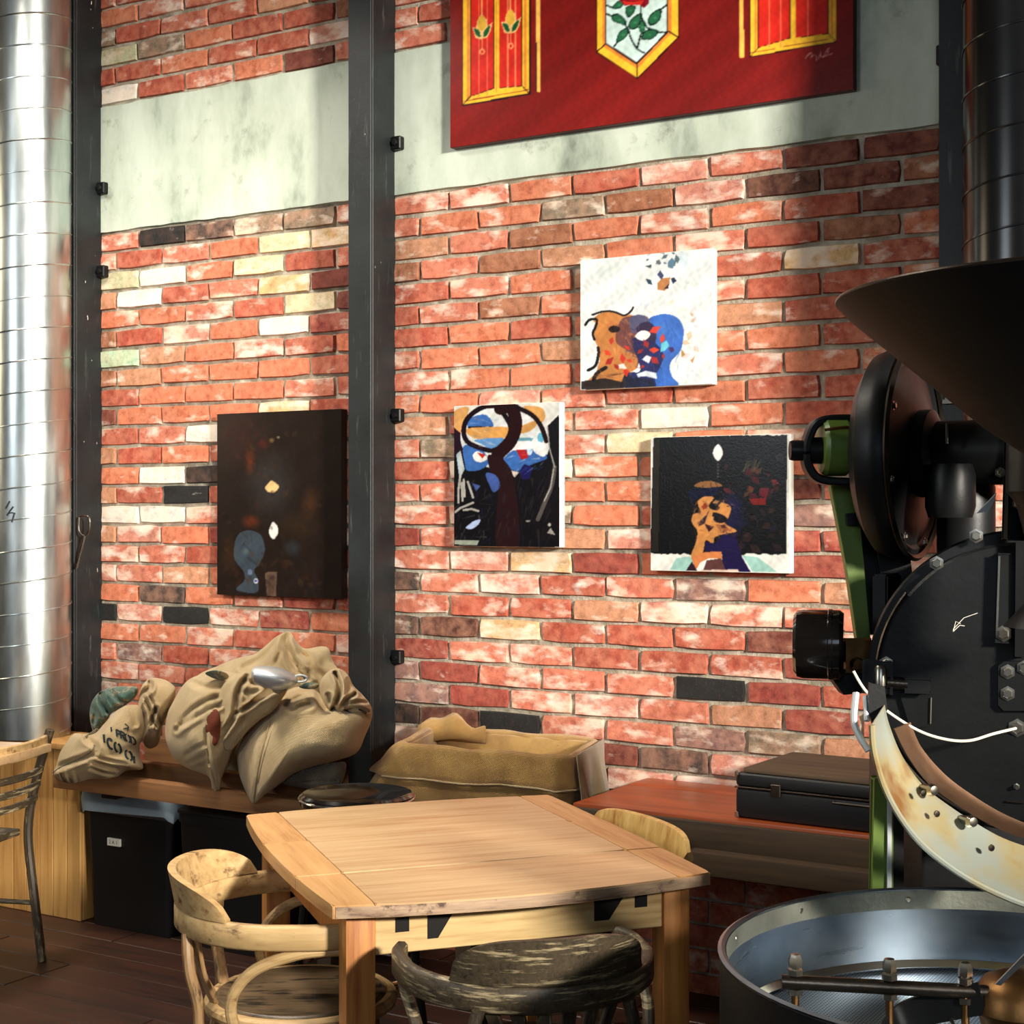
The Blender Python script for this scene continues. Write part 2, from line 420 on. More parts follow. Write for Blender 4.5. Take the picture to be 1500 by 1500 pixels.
specs(140, 300, 3.75, [(70, 185, 'P'), (365, 165, 'K'), (610, 130, 'k'), (900, 95, 'G'), (1180, 70, 'G'), (60, 285, 'P'), (235, 275, 'R'), (490, 250, 'P'), (750, 220, 'O'), (1020, 195, 'C'), (1280, 170, 'c'),
 (125, 400, 'm'), (350, 375, 'W'), (630, 345, 'O'), (905, 320, 'C'), (1180, 290, 'R'), (60, 505, 'T'), (250, 490, 'W'), (500, 475, 'R'), (760, 450, 'P'), (1040, 420, 'c'), (1290, 400, 'D'),
 (130, 605, 'O'), (370, 590, 'O'), (630, 570, 'P'), (900, 550, 'R'), (1180, 530, 'C'), (1350, 530, 'D'), (70, 720, 't'), (250, 710, 'R'), (500, 695, 'p'), (770, 680, 'O'), (1045, 665, 'W'), (1290, 645, 'r'),
 (130, 830, 'M'), (370, 820, 'T'), (635, 800, 'O'), (905, 790, 'P'), (1180, 765, 'R'), (75, 930, 't'), (260, 930, 'T'), (500, 915, 'O'), (770, 900, 'O'), (1040, 890, 'o'), (1290, 880, 'R'),
 (145, 1045, 'R'), (380, 1040, 'O'), (640, 1025, 'o'), (905, 1010, 'o'), (1180, 1000, 'P'), (75, 1150, 'D'), (270, 1145, 'O'), (520, 1135, 'O'), (780, 1100, 'o'), (1050, 1095, 'c'), (1290, 1095, 'R'),
 (135, 1250, 'R'), (380, 1250, 'P'), (590, 1250, 'W'), (85, 1365, 'T'), (260, 1360, 'R'), (500, 1355, 'O')])
specs(140, 660, 3.75, [(135, 120, 'O'), (380, 125, 'W'), (590, 120, 'K'), (85, 225, 'T'), (260, 225, 'R'), (500, 225, 'K'), (150, 335, 'W'), (385, 335, 'W'), (590, 345, 'P'), (85, 440, 'T'), (265, 445, 'p'), (520, 450, 'o'),
 (150, 550, 'P'), (390, 550, 'P'), (600, 560, 'R'), (90, 655, 'p'), (265, 665, 'P'), (520, 665, 'T'), (100, 765, 'O'), (400, 770, 'k'), (590, 770, 'O'), (95, 865, 'K'), (280, 875, 'p'), (525, 895, 'K'), (750, 900, 'P'),
 (1060, 925, 'r'), (1290, 940, 'O'), (150, 975, 'O'), (390, 1000, 'O'), (650, 1020, 'P'), (910, 1030, 'R'), (1170, 1040, 'O'), (100, 1080, 'P'), (280, 1095, 'g'), (520, 1115, 'R'), (740, 1135, 'P'), (160, 1195, 'P'), (390, 1225, 'P'), (590, 1220, 'R'), (100, 1270, 'g')])
specs(0, 0, 2.885, [(490, 395, 'W'), (680, 360, 'R'), (870, 330, 'P'), (1080, 290, 'O'), (1290, 250, 'D'), (440, 325, 'R'), (585, 300, 'R'), (785, 265, 'O'), (980, 215, 'R'), (1190, 180, 'R'), (490, 230, 'm'), (680, 190, 'G'), (870, 150, 'O'), (1080, 110, 'R'), (1250, 60, 'R'), (440, 160, 'G'), (600, 130, 'R'), (780, 90, 'P'), (980, 40, 'R')])
specs(560, 180, 3.75, [(220, 450, 'P'), (545, 410, 'P'), (875, 360, 'O'), (1240, 310, 'R'), (140, 575, 'P'), (390, 545, 'O'), (715, 505, 'O'), (1065, 470, 'G'), (1400, 430, 't'), (220, 680, 'T'), (535, 645, 'P'), (880, 610, 't'), (1240, 580, 'O'),
 (150, 815, 't'), (400, 790, 'P'), (720, 755, 't'), (990, 730, 'T'), (230, 925, 'R'), (560, 900, 'P'), (900, 865, 'O'), (150, 1060, 'R'), (390, 1035, 'P'), (720, 1010, 't'), (990, 1000, 'O'), (220, 1170, 'R'), (545, 1150, 'O'), (880, 1130, 'R'),
 (150, 1310, 'P'), (400, 1290, 'O'), (720, 1270, 'O'), (990, 1260, 'T'), (220, 1420, 'P'), (540, 1410, 'O'), (870, 1390, 'o')])
specs(940, 180, 3.75, [(195, 270, 'p'), (590, 215, 'P'), (1000, 190, 'D'), (1350, 150, 'D'), (60, 420, 'R'), (400, 380, 'p'), (800, 345, 'd'), (1180, 310, 'D'), (200, 540, 'P'), (600, 490, 'O'), (1030, 460, 'R'), (1400, 430, 'D'), (80, 660, 'O'), (400, 640, 'P'), (810, 610, 'R'), (1230, 570, 't'), (620, 775, 'R'), (1050, 740, 'c'), (1400, 700, 'R'),
 (500, 920, 'P'), (840, 890, 'R'), (1170, 880, 'R'), (620, 1050, 'T'), (1020, 1030, 'R'), (500, 1200, 'O'), (840, 1180, 'O'), (1170, 1170, 'R'), (600, 1335, 'P'), (1000, 1310, 'O'), (430, 1430, 'O'), (860, 1440, 'R'), (1180, 1430, 'R')])
specs(500, 500, 2.885, [(740, 235, 'p'), (290, 345, 'T'), (400, 440, 'G'), (345, 530, 'R'), (290, 630, 'P'), (400, 640, 'P'), (345, 720, 'P'), (290, 830, 'r'), (400, 820, 'P'), (1130, 330, 'P'), (1380, 310, 'W'), (1240, 420, 'C'), (1030, 430, 'P'), (1120, 520, 'O'), (1030, 620, 'O'), (1220, 620, 'O'), (960, 720, 'G'), (1120, 725, 'O'), (1030, 830, 'T'), (1220, 830, 'p')])
specs(980, 500, 2.885, [(90, 310, 'W'), (350, 310, 'O'), (620, 300, 'R'), (620, 620, 'D'), (620, 740, 'g'), (580, 850, 'r'), (720, 850, 'r'), (630, 950, 'r'), (720, 1080, 'T')])
specs(560, 760, 3.75, [(150, 80, 'g'), (300, 80, 'T'), (230, 215, 'P'), (525, 225, 'p'), (865, 230, 'c'), (1200, 240, 'r'), (150, 340, 'k'), (400, 340, 'P'), (720, 360, 'p'), (1060, 370, 'R'), (220, 470, 'P'), (520, 490, 'R'), (870, 500, 'R'), (1230, 520, 'T'), (140, 580, 'k'), (400, 590, 'd'), (690, 620, 'c'), (1050, 640, 'R'), (220, 700, 'r'), (540, 740, 'P'), (870, 760, 'P'), (1240, 790, 'R'),
 (140, 830, 'g'), (380, 850, 'r'), (690, 880, 'P'), (1030, 910, 'P'), (220, 950, 'g'), (540, 980, 'r'), (870, 1020, 'P'), (1240, 1050, 'p'), (150, 1070, 'K'), (400, 1090, 'd'), (740, 1130, 'K'), (1050, 1150, 'P')])
specs(860, 760, 3.409, [(270, 355, 'P'), (620, 360, 'g'), (980, 380, 'O'), (1260, 390, 'T'), (440, 490, 'p'), (810, 500, 'P'), (260, 600, 'R'), (600, 620, 'R'), (900, 640, 'D'), (450, 740, 'R'), (810, 760, 'R'), (260, 840, 'P'), (620, 880, 'K'), (930, 900, 'r'), (1110, 900, 'D'), (1280, 930, 'R'), (450, 980, 'P'), (810, 1010, 'T'), (1150, 1050, 'r'), (270, 1090, 'P'), (620, 1130, 'g'), (950, 1150, 'G'), (1300, 1170, 'T'), (150, 1200, 'D'), (430, 1230, 'k'), (680, 1260, 'p')])
spec_w = [(ony(x, y).x, ony(x, y).z, c) for x, y, c in spec]

def brick_mesh(rng):
    """one brick: uneven arrises round a slightly bulged face, about 45 triangles"""
    w, h = .1205, .0345; out = []
    for x, z in ((-1, -1), (-.35, -1), (.3, -1), (1, -1), (1, 0), (1, 1), (.4, 1), (-.3, 1), (-1, 1), (-1, .1)):
        j = .0032 if abs(x) == 1 and abs(z) == 1 else .002
        out.append((x * w + rng.uniform(-j, j) - (x * .003 if abs(x) == 1 and abs(z) == 1 else 0), z * h + rng.uniform(-j, j) - (z * .002 if abs(x) == 1 and abs(z) == 1 else 0)))
    dep = [rng.uniform(-.004, .001) for _ in out]
    ch = rng.choice(range(10)); dep[ch] += .004
    V = [(x, .05, z) for x, z in out] + [(x, .004, z) for x, z in out] + [(x * .972, -.004 + d, z * .915) for (x, z), d in zip(out, dep)]
    V += [(0, -.007 + rng.uniform(-.002, .002), 0)]
    Fc = []
    for i in range(10):
        k = (i + 1) % 10
        Fc += [(i, k, 10 + k, 10 + i), (10 + i, 10 + k, 20 + k, 20 + i), (20 + i, 20 + k, 30)]
    me = bpy.data.meshes.new('brick'); me.from_pydata(V, [], Fc); me.update(); me.materials.append(M['brick'])
    me.shade_smooth(); me.set_sharp_from_angle(angle=R(50)); return me
brng = random.Random(5)
BM = [brick_mesh(brng) for _ in range(14)]

def brick_wall(wall, x0, x1, vx0, vx1, vz0, vz1):
    stuff = bmesh.new(); n = 0
    bands = [(k, Z0 - BH * (k + .5)) for k in range(0, 34)] + [(-k - 1 + 0, Z1 + BH * (k + .5)) for k in range(0, 14)]
    for k, z in bands:
        if z < .02 or z > HC: continue
        if z < Z0: ph = 0.0 if k % 2 == 0 else .125
        else: ph = -.005 if (-k - 1) % 2 == 0 else .12
        i0 = int(math.floor((x0 - ph) / BW)); i1 = int(math.ceil((x1 - ph) / BW))
        for i in range(i0, i1 + 1):
            a, b_ = max(x0, ph + i * BW), min(x1, ph + (i + 1) * BW)
            if b_ - a < .03: continue
            cx = (a + b_) / 2
            best = None
            for sx, sz, c in spec_w:
                if abs(sx - cx) < (b_ - a) / 2 and abs(sz - z) < BH / 2: best = c; break
            cc = best or brng.choice('RROOOoPPPpRrTtOPPR')
            rgb, al = COL[cc]; j = brng.uniform(.88, 1.1)
            vis = vx0 - .2 < cx < vx1 and vz0 < z < vz1
            if vis:
                o = link('brick', brng.choice(BM), wall, (cx, brng.uniform(-.003, .002), z + brng.uniform(-.0015, .0015)))
                o.scale.x = ((b_ - a) - .009 + brng.uniform(-.004, .003)) / .241
                o.rotation_euler.y = brng.uniform(-.006, .006)
                o.color = (*[min(1, v * j * .92) for v in lin(rgb)], min(1, max(0, al + brng.uniform(-.12, .1)))); n += 1
            else:
                t = bmesh.new(); bmesh.ops.create_cube(t, size=1)
                for v in t.verts: v.co = Vector((cx + v.co.x * (b_ - a - .01), .02 + v.co.y * .045, z + v.co.z * .069))
                me = bpy.data.meshes.new('t'); t.to_mesh(me); t.free(); stuff.from_mesh(me); bpy.data.meshes.remove(me)
    me = bpy.data.meshes.new('brick_courses'); stuff.to_mesh(me); stuff.free(); me.materials.append(M['brick'])
    o = link('brick_courses', me, wall); o.color = (*lin((176, 84, 60)), .35); o['kind'] = 'stuff'
    return n
def wall_shell(name, x0, x1):
    b = MB(); b.box(x0, x1, .006, .25, 0, HC); w = b.build(name, 'mortar', smooth=False); tag(w, kind='structure')
    # plaster band: a slab with a slightly ragged edge
    b = MB(); n = 60; top = []; bot = []
    r2 = random.Random(3)
    xs = [x0 + (x1 - x0) * i / n for i in range(n + 1)]
    rows = [[(x, y, z) for (y, z) in ((.02, Z0 + r2.uniform(-.004, .004)), (-.009, Z0 + .004 + r2.uniform(-.003, .003)), (-.011 + r2.uniform(-.002, .002), (Z0 + Z1) / 2), (-.009, Z1 - .004 + r2.uniform(-.003, .003)), (.02, Z1 + r2.uniform(-.004, .004)))] for x in xs]
    b.loft(rows, False, False); b.build('plaster_band', 'plaster', w, ang=60)
    return w
wl = wall_shell('wall_back_left', XL, XM); wr = wall_shell('wall_back_right', XM, XR)
nb1 = brick_wall(wl, XL, XM, -4.9, XM + .2, .62, 3.72)
nb2 = brick_wall(wr, XM, XR, -3.3, -1.02, .66, 3.50)
print('bricks', nb1, nb2)

# other walls of the room: they bounce light and hold the windows
def wall_with_window(name, axis, at, a0, a1, holes, thick):
    b = MB(); cuts = sorted({a0, a1} | {h[0] for h in holes} | {h[1] for h in holes})
    for p, q in zip(cuts, cuts[1:]):
        hh = [h for h in holes if h[0] <= p and q <= h[1]]
        segs = [(0, HC)] if not hh else [(0, hh[0][2]), (hh[0][3], HC)]
        for z0, z1 in segs:
            if axis == 'x': b.box(at, at + thick, p, q, z0, z1)
            else: b.box(p, q, at, at + thick, z0, z1)
    return tag(b.build(name, 'room', smooth=False), kind='structure')
wall_with_window('wall_right', 'x', XR, YB, .25, [(-4.5, -2.6, 2.42, 3.95)], .2)
wall_with_window('wall_left', 'x', XL - .2, YB, .25, [(-3.1, -1.5, 1.5, 3.6)], .2)
wall_with_window('wall_front', 'y', YB - .2, XL, XR, [(-5.6, -3.4, 2.0, 3.9), (.6, 2.0, 2.0, 3.5)], .2)
b = MB(); b.box(XL - .2, XR + .2, YB - .2, .25, HC, HC + .15); tag(b.build('ceiling', 'ceilpaint', smooth=False), kind='structure')
def window(name, axis, at, a0, a1, z0, z1):
    b = MB()
    def bar(p, q, u, v):
        if axis == 'x': b.box(at - .03, at + .03, p, q, u, v, .004)
        else: b.box(p, q, at - .03, at + .03, u, v, .004)
    for u in (z0, (z0 + z1) / 2 - .02, z1 - .06): bar(a0, a1, u, u + .05)
    for u in (a0, (a0 + a1) / 2 - .02, a1 - .05): bar(u, u + .045, z0, z1)
    return tag(b.build(name, 'blackmetal', smooth=False), kind='structure')
window('window_1', 'x', XR + .1, -4.5, -2.6, 2.42, 3.95)
window('window_2', 'y', YB - .1, -5.6, -3.4, 2.0, 3.9)
window('window_4', 'y', YB - .1, .6, 2.0, 2.0, 3.5)
window('window_3', 'x', XL - .1, -3.1, -1.5, 1.5, 3.6)

# floor boards
b = MB(); b.box(XL - .2, XR + .2, YB - .2, .25, -.12, -.012); fl = tag(b.build('floor', 'darkfill', smooth=False), kind='structure')
frng = random.Random(11); bm = []
for i in range(5):
    t = MB(); t.box(-.6, .6, -.0675, .0675, -.011, 0, .003, 1); o = t.build('board', 'floor'); bm.append(o.data); bpy.data.objects.remove(o)
y = -4.2
rest = MB()
while y < 0:
    x = -5.8 + frng.uniform(0, .6)
    while x < .6:
        L = frng.choice((1.2, 1.2, .9))
        o = link('floor_board', frng.choice(bm), fl, (x + L / 2, y, frng.uniform(-.0015, 0))); o.scale.x = (L - .004) / 1.2
        x += L
    y += .138
y = YB
while y < -4.3:
    rest.box(XL, XR, y, y + .135, -.011, 0); y += .138
o = rest.build('floor_boards', 'floor', fl, smooth=False); o['kind'] = 'stuff'

# steel posts on the wall
def post(x0, label, zs, knob=None):
    t = thing('steel_post', (x0 + .05, -.08, 0), label, 'post', 'steel posts on the brick wall')
    b = MB(); g = .012
    b.box(x0, x0 + .1, -.154, -.142, 0, HC, .002, 1); b.build('front_flange', 'steel', t, True)
    b = MB(); b.box(x0 + .088, x0 + .1, -.141, -.001, 0, HC, .002, 1); b.build('web', 'steel', t, True)
    b = MB(); b.box(x0, x0 + .012, -.141, -.001, 0, HC, .002, 1); b.build('web', 'steel', t, True)
    for z in zs:
        b = MB(); b.box(x0 + .1, x0 + .142, -.035, -.003, z - .024, z + .024, .004, 1)
        br = b.build('wall_bracket', 'blackmetal', t, True)
        b = MB(); b.lathe([(0, .012), (.009, .012), (.011, .006), (.011, 0)], (x0 + .122, -.035, z), (0, -1, 0), 6); b.build('bolt', 'blackmetal', br, True)
    return t
def zat(py, px, y=-.03): return ony(px, py, y).z
post(-3.33, 'black steel post between the dark painting and the red canvas', [zat(208, 588), zat(608, 588), zat(963, 588)])
tpl = post(-4.807, 'black steel post beside the shiny silver duct', [zat(275, 150), zat(397, 150)])
pr = ony(1375, 750, -.154).x
tpr = post(pr, 'black steel post behind the black flue at the right', [])
b = MB(); zz = zat(82, 1368); b.box(pr - .042, pr, -.035, -.003, zz - .03, zz + .03, .004, 1); b.build('wall_bracket', 'blackmetal', tpr, True)
# chain hanging on the left post
b = MB()
P = [W(122, 765, 6.18), W(118, 790, 6.18), W(113, 830, 6.18)]
b.tube(spline([W(116, 757, 6.185), W(130, 757, 6.175), W(131, 775, 6.175), W(125, 785, 6.18), W(116, 778, 6.185), W(116, 757, 6.185)], 5), .004, 6)
b.tube(spline([W(124, 785, 6.18), W(119, 805, 6.18), W(112, 832, 6.18)], 6), .006, 6)
b.build('hook_and_chain', 'rod', tpl, True)

# ------------------------------------------------------------------ spiral ducts
def duct(name, label, cx, cy, r, z0, z1, pitch, mat, tilt=1, seg=48):
    t = thing(name, (cx, cy, z0), label, 'duct')
    b = MB(); b.lathe([(r * .96, 0), (r, 0), (r, z1 - z0), (r * .96, z1 - z0)], (0, 0, 0), (0, 0, 1), seg); b.build('pipe', mat, t)
    n = int((z1 - z0) / pitch)
    b = MB(); pts = []
    for i in range(n * 40 + 1):
        a = tilt * 2 * PI * i / 40; pts.append((math.cos(a) * (r + .0005), math.sin(a) * (r + .0005), .02 + i / 40 * pitch))
    b.tube(pts, .0032, 6); b.build('spiral_seam', mat, t)
    return t
dc = W(46, 750, 6.1)
du = duct('silver_duct', 'large shiny silver spiral duct standing at the left edge', dc.x, dc.y - .008, .158, .668, HC, .122, 'galv', 1)
b = MB()
def ondu(px, py):
    r_ = ray(px, py); o = Vector((CAM.x - dc.x, CAM.y - dc.y + .008)); d = Vector((r_.x, r_.y)); A = d.dot(d); B = 2 * o.dot(d); Cc = o.dot(o) - .160 ** 2
    k = (-B - math.sqrt(max(0, B * B - 4 * A * Cc))) / (2 * A); return CAM + r_ * k
for s_ in ([(14, 734), (8, 745)], [(19, 742), (10, 755)], [(12, 752), (17, 751), (22, 752)], [(21, 751), (17, 765)]):
    b.tube([ondu(*q) for q in s_], .0026, 6)
b.build('marker_scrawl', 'ink', du, True)
fc = W(1506, 100, 4.12)
duct('black_flue', 'tall black spiral flue rising behind the hopper', fc.x, fc.y, .168, 1.78, HC, .131, 'blacksatin', 1)

# ------------------------------------------------------------------ paintings (flat print as colour on a fine grid)
class Art:
    def __init__(s, X, Y, base):
        s.X, s.Y = X, Y; s.c = np.empty(X.shape + (3,)); s.c[:] = base; s.ox = s.oy = 0; s.k = 1
        s.rng = np.random.RandomState(4)
    def crop(s, ox, oy, k): s.ox, s.oy, s.k = ox, oy, k
    def _p(s, pts): return [(s.ox + x / s.k, s.oy + y / s.k) for x, y in pts]
    def put(s, mask, rgb, a=1):
        m = (mask * a)[..., None]; s.c = s.c * (1 - m) + np.array(rgb, float) * m
    def inside(s, P):
        ins = np.zeros(s.X.shape, bool); n = len(P)
        for i in range(n):
            x1, y1 = P[i]; x2, y2 = P[(i + 1) % n]
            if y1 == y2: continue
            c = ((y1 > s.Y) != (y2 > s.Y)) & (s.X < (x2 - x1) * (s.Y - y1) / (y2 - y1) + x1); ins ^= c
        return ins
    def poly(s, pts, rgb, a=1, sm=0):
        P = s._p(pts)
        if sm: P = [tuple(q) for q in spline(P, 6, True)]
        s.put(s.inside(P).astype(float), rgb, a)
    def ell(s, x, y, rx, ry, rgb, a=1, soft=0, rot=0):
        (x, y), = s._p([(x, y)]); rx /= s.k; ry /= s.k
        dx, dy = s.X - x, s.Y - y; c, n = math.cos(rot), math.sin(rot)
        d = np.sqrt(((dx * c + dy * n) / rx) ** 2 + ((-dx * n + dy * c) / ry) ** 2)
        m = (d < 1).astype(float) if not soft else np.clip((1 - d) / soft, 0, 1)
        s.put(m, rgb, a)
    def line(s, pts, w, rgb, a=1, sm=0, w2=None):
        P = s._p(pts); w /= s.k; w2 = w if w2 is None else w2 / s.k
        if sm: P = [tuple(q) for q in spline(P, 6)]
        D = np.full(s.X.shape, 9e9); n = len(P) - 1
        for i in range(n):
            x1, y1 = P[i]; x2, y2 = P[i + 1]; L = (x2 - x1) ** 2 + (y2 - y1) ** 2 + 1e-9
            t = np.clip(((s.X - x1) * (x2 - x1) + (s.Y - y1) * (y2 - y1)) / L, 0, 1)
            ww = w + (w2 - w) * (i + t) / n
            D = np.minimum(D, np.hypot(s.X - x1 - t * (x2 - x1), s.Y - y1 - t * (y2 - y1)) - ww / 2)
        s.put((D < 0).astype(float), rgb, a)
    def speck(s, x0, x1, y0, y1, n, size, cols, a=.7):
        for _ in range(n):
            x, y = s.rng.uniform(x0, x1), s.rng.uniform(y0, y1); r = s.rng.uniform(.4, 1) * size; t = s.rng.uniform(0, 6.3)
            pts = [(x + r * math.cos(t + q) * f, y + r * math.sin(t + q) * f) for q, f in ((0, 1.2), (1.7, .7), (3.2, 1.1), (4.7, .6))]
            s.poly(pts, cols[s.rng.randint(len(cols))], a)

def strokes(A, x0, x1, y0, y1, n, ln, w, cols, a=.35, ang=1.4, sp=.5):
    for _ in range(n):
        x, y, t = A.rng.uniform(x0, x1), A.rng.uniform(y0, y1), ang + A.rng.uniform(-sp, sp); L = ln * A.rng.uniform(.4, 1)
        A.line([(x, y), (x + L * math.cos(t), y + L * math.sin(t))], w * A.rng.uniform(.4, 1), cols[A.rng.randint(len(cols))], a * A.rng.uniform(.5, 1), w2=w * .2)
def canvas(name, label, x0, x1, z0, z1, edge, nx, nz, art, base, ya=-.006, yb=-.042, gain=.84):
    t = thing(name, ((x0 + x1) / 2, -.004, z0), label, 'painting')
    b = MB(); b.box(x0, x1, yb, ya, z0, z1, .002, 1); b.build('stretched_canvas', edge, t, True)
    yf = yb - .0006
    xs = np.linspace(x0 + .001, x1 - .001, nx); zs = np.linspace(z0 + .001, z1 - .001, nz)
    GX, GZ = np.meshgrid(xs, zs)
    dx, dy, dz = GX - CAM.x, yf - CAM.y, GZ - CAM.z
    Zc = -S * dx + C_ * dy; PX = 750 + F * (C_ * dx + S * dy) / Zc; PY = 750 - F * dz / Zc
    A = Art(PX, PY, base); art(A)
    me = bpy.data.meshes.new('painted_face')
    ctr = t.location
    co = np.stack([GX - ctr.x, np.full(GX.shape, yf - ctr.y), GZ - ctr.z], -1).reshape(-1, 3)
    ii = np.arange(nx * nz).reshape(nz, nx)
    q = np.stack([ii[:-1, :-1], ii[:-1, 1:], ii[1:, 1:], ii[1:, :-1]], -1).reshape(-1, 4)
    me.vertices.add(len(co)); me.vertices.foreach_set('co', co.ravel())
    me.loops.add(q.size); me.loops.foreach_set('vertex_index', q.ravel())
    me.polygons.add(len(q)); me.polygons.foreach_set('loop_start', np.arange(0, q.size, 4)); me.polygons.foreach_set('loop_total', np.full(len(q), 4))
    me.update()
    bw = 1 + .05 * np.sin(A.X / 2.3 + 2 * np.sin(A.Y / 7.)) * np.sin(A.Y / 3.1 + np.sin(A.X / 5.)) + .04 * np.sin(A.X / 11. + A.Y / 8.)
    K = A.c * bw[..., None] * gain; K[1:-1, 1:-1] = (K[1:-1, 1:-1] * 2 + K[:-2, 1:-1] + K[2:, 1:-1] + K[1:-1, :-2] + K[1:-1, 2:]) / 6
    rgb = np.clip(K.reshape(-1, 3), 0, 255) / 255
    rgb = np.where(rgb <= .04045, rgb / 12.92, ((rgb + .055) / 1.055) ** 2.4)
    at = me.color_attributes.new('paint', 'FLOAT_COLOR', 'POINT')
    at.data.foreach_set('color', np.concatenate([rgb, np.ones((len(rgb), 1))], 1).ravel())
    me.materials.append(M['paint']); link('painted_face', me, t)
    return t

def art_door(A):
    Y, O, BK, RD = (246, 190, 52), (226, 134, 54), (34, 14, 18), (206, 40, 30)
    A.c *= (1 + .05 * np.sin(A.X / 37 + A.Y / 61))[..., None]
    A.crop(640, 0, 4.6875)
    def frame(x0, xm, x1, yb0, ybm, yb1, w):     # outer left / middle / outer right edges and their feet, in crop units
        top = -2200
        A.poly([(x0 - 8, top), (x1 + 8, top), (x1 + 8, yb1 + 10), (x0 - 8, yb0 + 12)], BK)
        A.poly([(x0, top), (x1, top), (x1, yb1), (x0, yb0)], Y)
        A.poly([(x0 + w * .55, top), (x0 + w * .8, top), (x0 + w * .8, yb0 - w), (x0 + w * .55, yb0 - w * .7)], O)
        A.poly([(x1 - w * .7, top), (x1 - w * .35, top), (x1 - w * .35, yb1 - w * .6), (x1 - w * .7, yb1 - w)], O)
        A.line([(x0 + 8, yb0 - w * .45), (x1 - 8, yb1 - w * .45)], 7, (150, 70, 30))
        for a, b_, ya, yb_ in ((x0 + w, xm - w * .4, yb0 - w * 1.1, ybm - w * 1.0), (xm + w * .4, x1 - w, ybm - w * 1.05, yb1 - w * 1.0)):
            A.poly([(a - 5, top), (b_ + 5, top), (b_ + 5, yb_ + 5), (a - 5, ya + 5)], BK)
            A.poly([(a, top), (b_, top), (b_, yb_), (a, ya)], RD)
            for q in (.36, .72):
                xx = a + (b_ - a) * q; A.line([(xx, top), (xx, ya - 6)], 9, (236, 124, 84))
        A.line([(xm, top), (xm, ybm - w * .4)], 5, O)
        A.line([(x0, yb0), (x0 + w, yb0 - w * 1.1)], 6, BK); A.line([(x1, yb1), (x1 - w, yb1 - w)], 6, BK)
    frame(180, 410, 634, 718, 655, 640, 52)
    def bud(x, y):
        A.line([(x, -2200), (x, y - 70)], 8, (238, 150, 90))
        A.poly([(x - 66, y), (x - 40, y + 4), (x - 30, y - 50), (x, y - 92), (x + 34, y - 50), (x + 40, y - 6), (x + 74, y - 34), (x + 60, y + 30), (x + 38, y + 70), (x, y + 84), (x - 42, y + 76)], (240, 190, 120))
        A.poly([(x, y - 82), (x + 26, y - 46), (x + 28, y - 4), (x, y + 24), (x - 28, y), (x - 24, y - 50)], (222, 172, 62), 1, 1)
        A.poly([(x - 54, y + 12), (x - 20, y + 22), (x - 8, y + 66), (x - 34, y + 60)], (24, 84, 46), 1, 1)
        A.poly([(x + 10, y + 66), (x + 20, y + 22), (x + 58, y - 10), (x + 40, y + 50)], (24, 84, 46), 1, 1)
        A.line([(x + 2, y + 84), (x + 2, y + 152)], 8, (240, 150, 100))
        A.ell(x + 2, y + 168, 20, 22, (240, 150, 100)); A.ell(x + 2, y + 168, 9, 11, RD)
    bud(308, 186); bud(505, 148)
    A.poly([(680, -2200), (710, -2200), (712, 632), (682, 632)], (246, 190, 92)); A.line([(679, -2200), (681, 632)], 5, BK)
    # stained-glass lozenge
    A.crop(860, 0, 9.375)
    A.poly([(128, -2200), (1262, -2200), (1262, 520), (690, 1085), (128, 720)], BK)
    A.poly([(140, -2200), (1248, -2200), (1248, 505), (690, 1070), (140, 705)], Y)
    A.poly([(215, -2200), (1160, -2200), (1160, 455), (685, 945), (215, 640)], O)
    A.line([(140, 705), (260, 600)], 14, BK); A.line([(690, 880), (690, 1070)], 14, BK); A.line([(1248, 510), (1120, 430)], 14, BK)
    A.poly([(246, -2200), (1112, -2200), (1112, 450), (682, 885), (246, 605)], BK)
    A.poly([(264, -2200), (1092, -2200), (1092, 440), (680, 858), (264, 590)], (206, 230, 224))
    def ln(p): A.line(p, 20, (18, 26, 24), 1, 1)
    ln([(264, 70), (350, 100), (420, 60)]); ln([(264, 190), (340, 220)]); ln([(520, 330), (570, 420), (600, 520), (680, 660), (790, 730)]); ln([(740, 60), (745, 220), (800, 330), (830, 380), (980, 440), (1092, 440)])
    ln([(690, 650), (715, 560), (740, 470)]); ln([(560, 380), (430, 560), (370, 640)]); ln([(1092, 70), (1010, 130)])
    for L_ in ([(500, 0), (480, 90), (400, 125), (340, 105), (420, 20)], [(520, 130), (570, 80), (660, 85), (640, 180), (560, 240)], [(335, 215), (430, 190), (530, 280), (520, 345), (440, 320), (360, 290)],
               [(570, 340), (620, 250), (740, 180), (730, 300), (680, 390), (590, 400)], [(750, 270), (800, 370), (760, 470), (710, 380)], [(850, 340), (840, 250), (930, 150), (1020, 130), (1000, 270), (920, 340)],
               [(560, 380), (560, 470), (500, 540), (410, 580), (420, 480), (480, 410)], [(740, 530), (790, 430), (900, 395), (980, 440), (900, 530), (800, 545)]):
        A.poly(L_, (14, 30, 24), 1, 1); cx = sum(p[0] for p in L_) / len(L_); cy = sum(p[1] for p in L_) / len(L_)
        A.poly([(cx + (x - cx) * .84, cy + (y - cy) * .82) for x, y in L_], (40, 100, 66), 1, 1); A.ell(cx + 8, cy, 34, 24, (84, 150, 104), .7, .8)
    A.poly([(440, -160), (880, -160), (840, 60), (780, 105), (700, 60), (520, 80), (440, 0)], (120, 16, 26)); A.poly([(480, 10), (640, 30), (790, 0), (740, 68), (520, 70)], (206, 44, 36)); A.poly([(790, 0), (850, 10), (800, 85)], (150, 26, 44))
    A.ell(660, -160, 260, 170, (176, 28, 32)); A.ell(660, -160, 150, 95, (214, 52, 40))
    # right-hand window
    A.crop(1050, 0, 7.143)
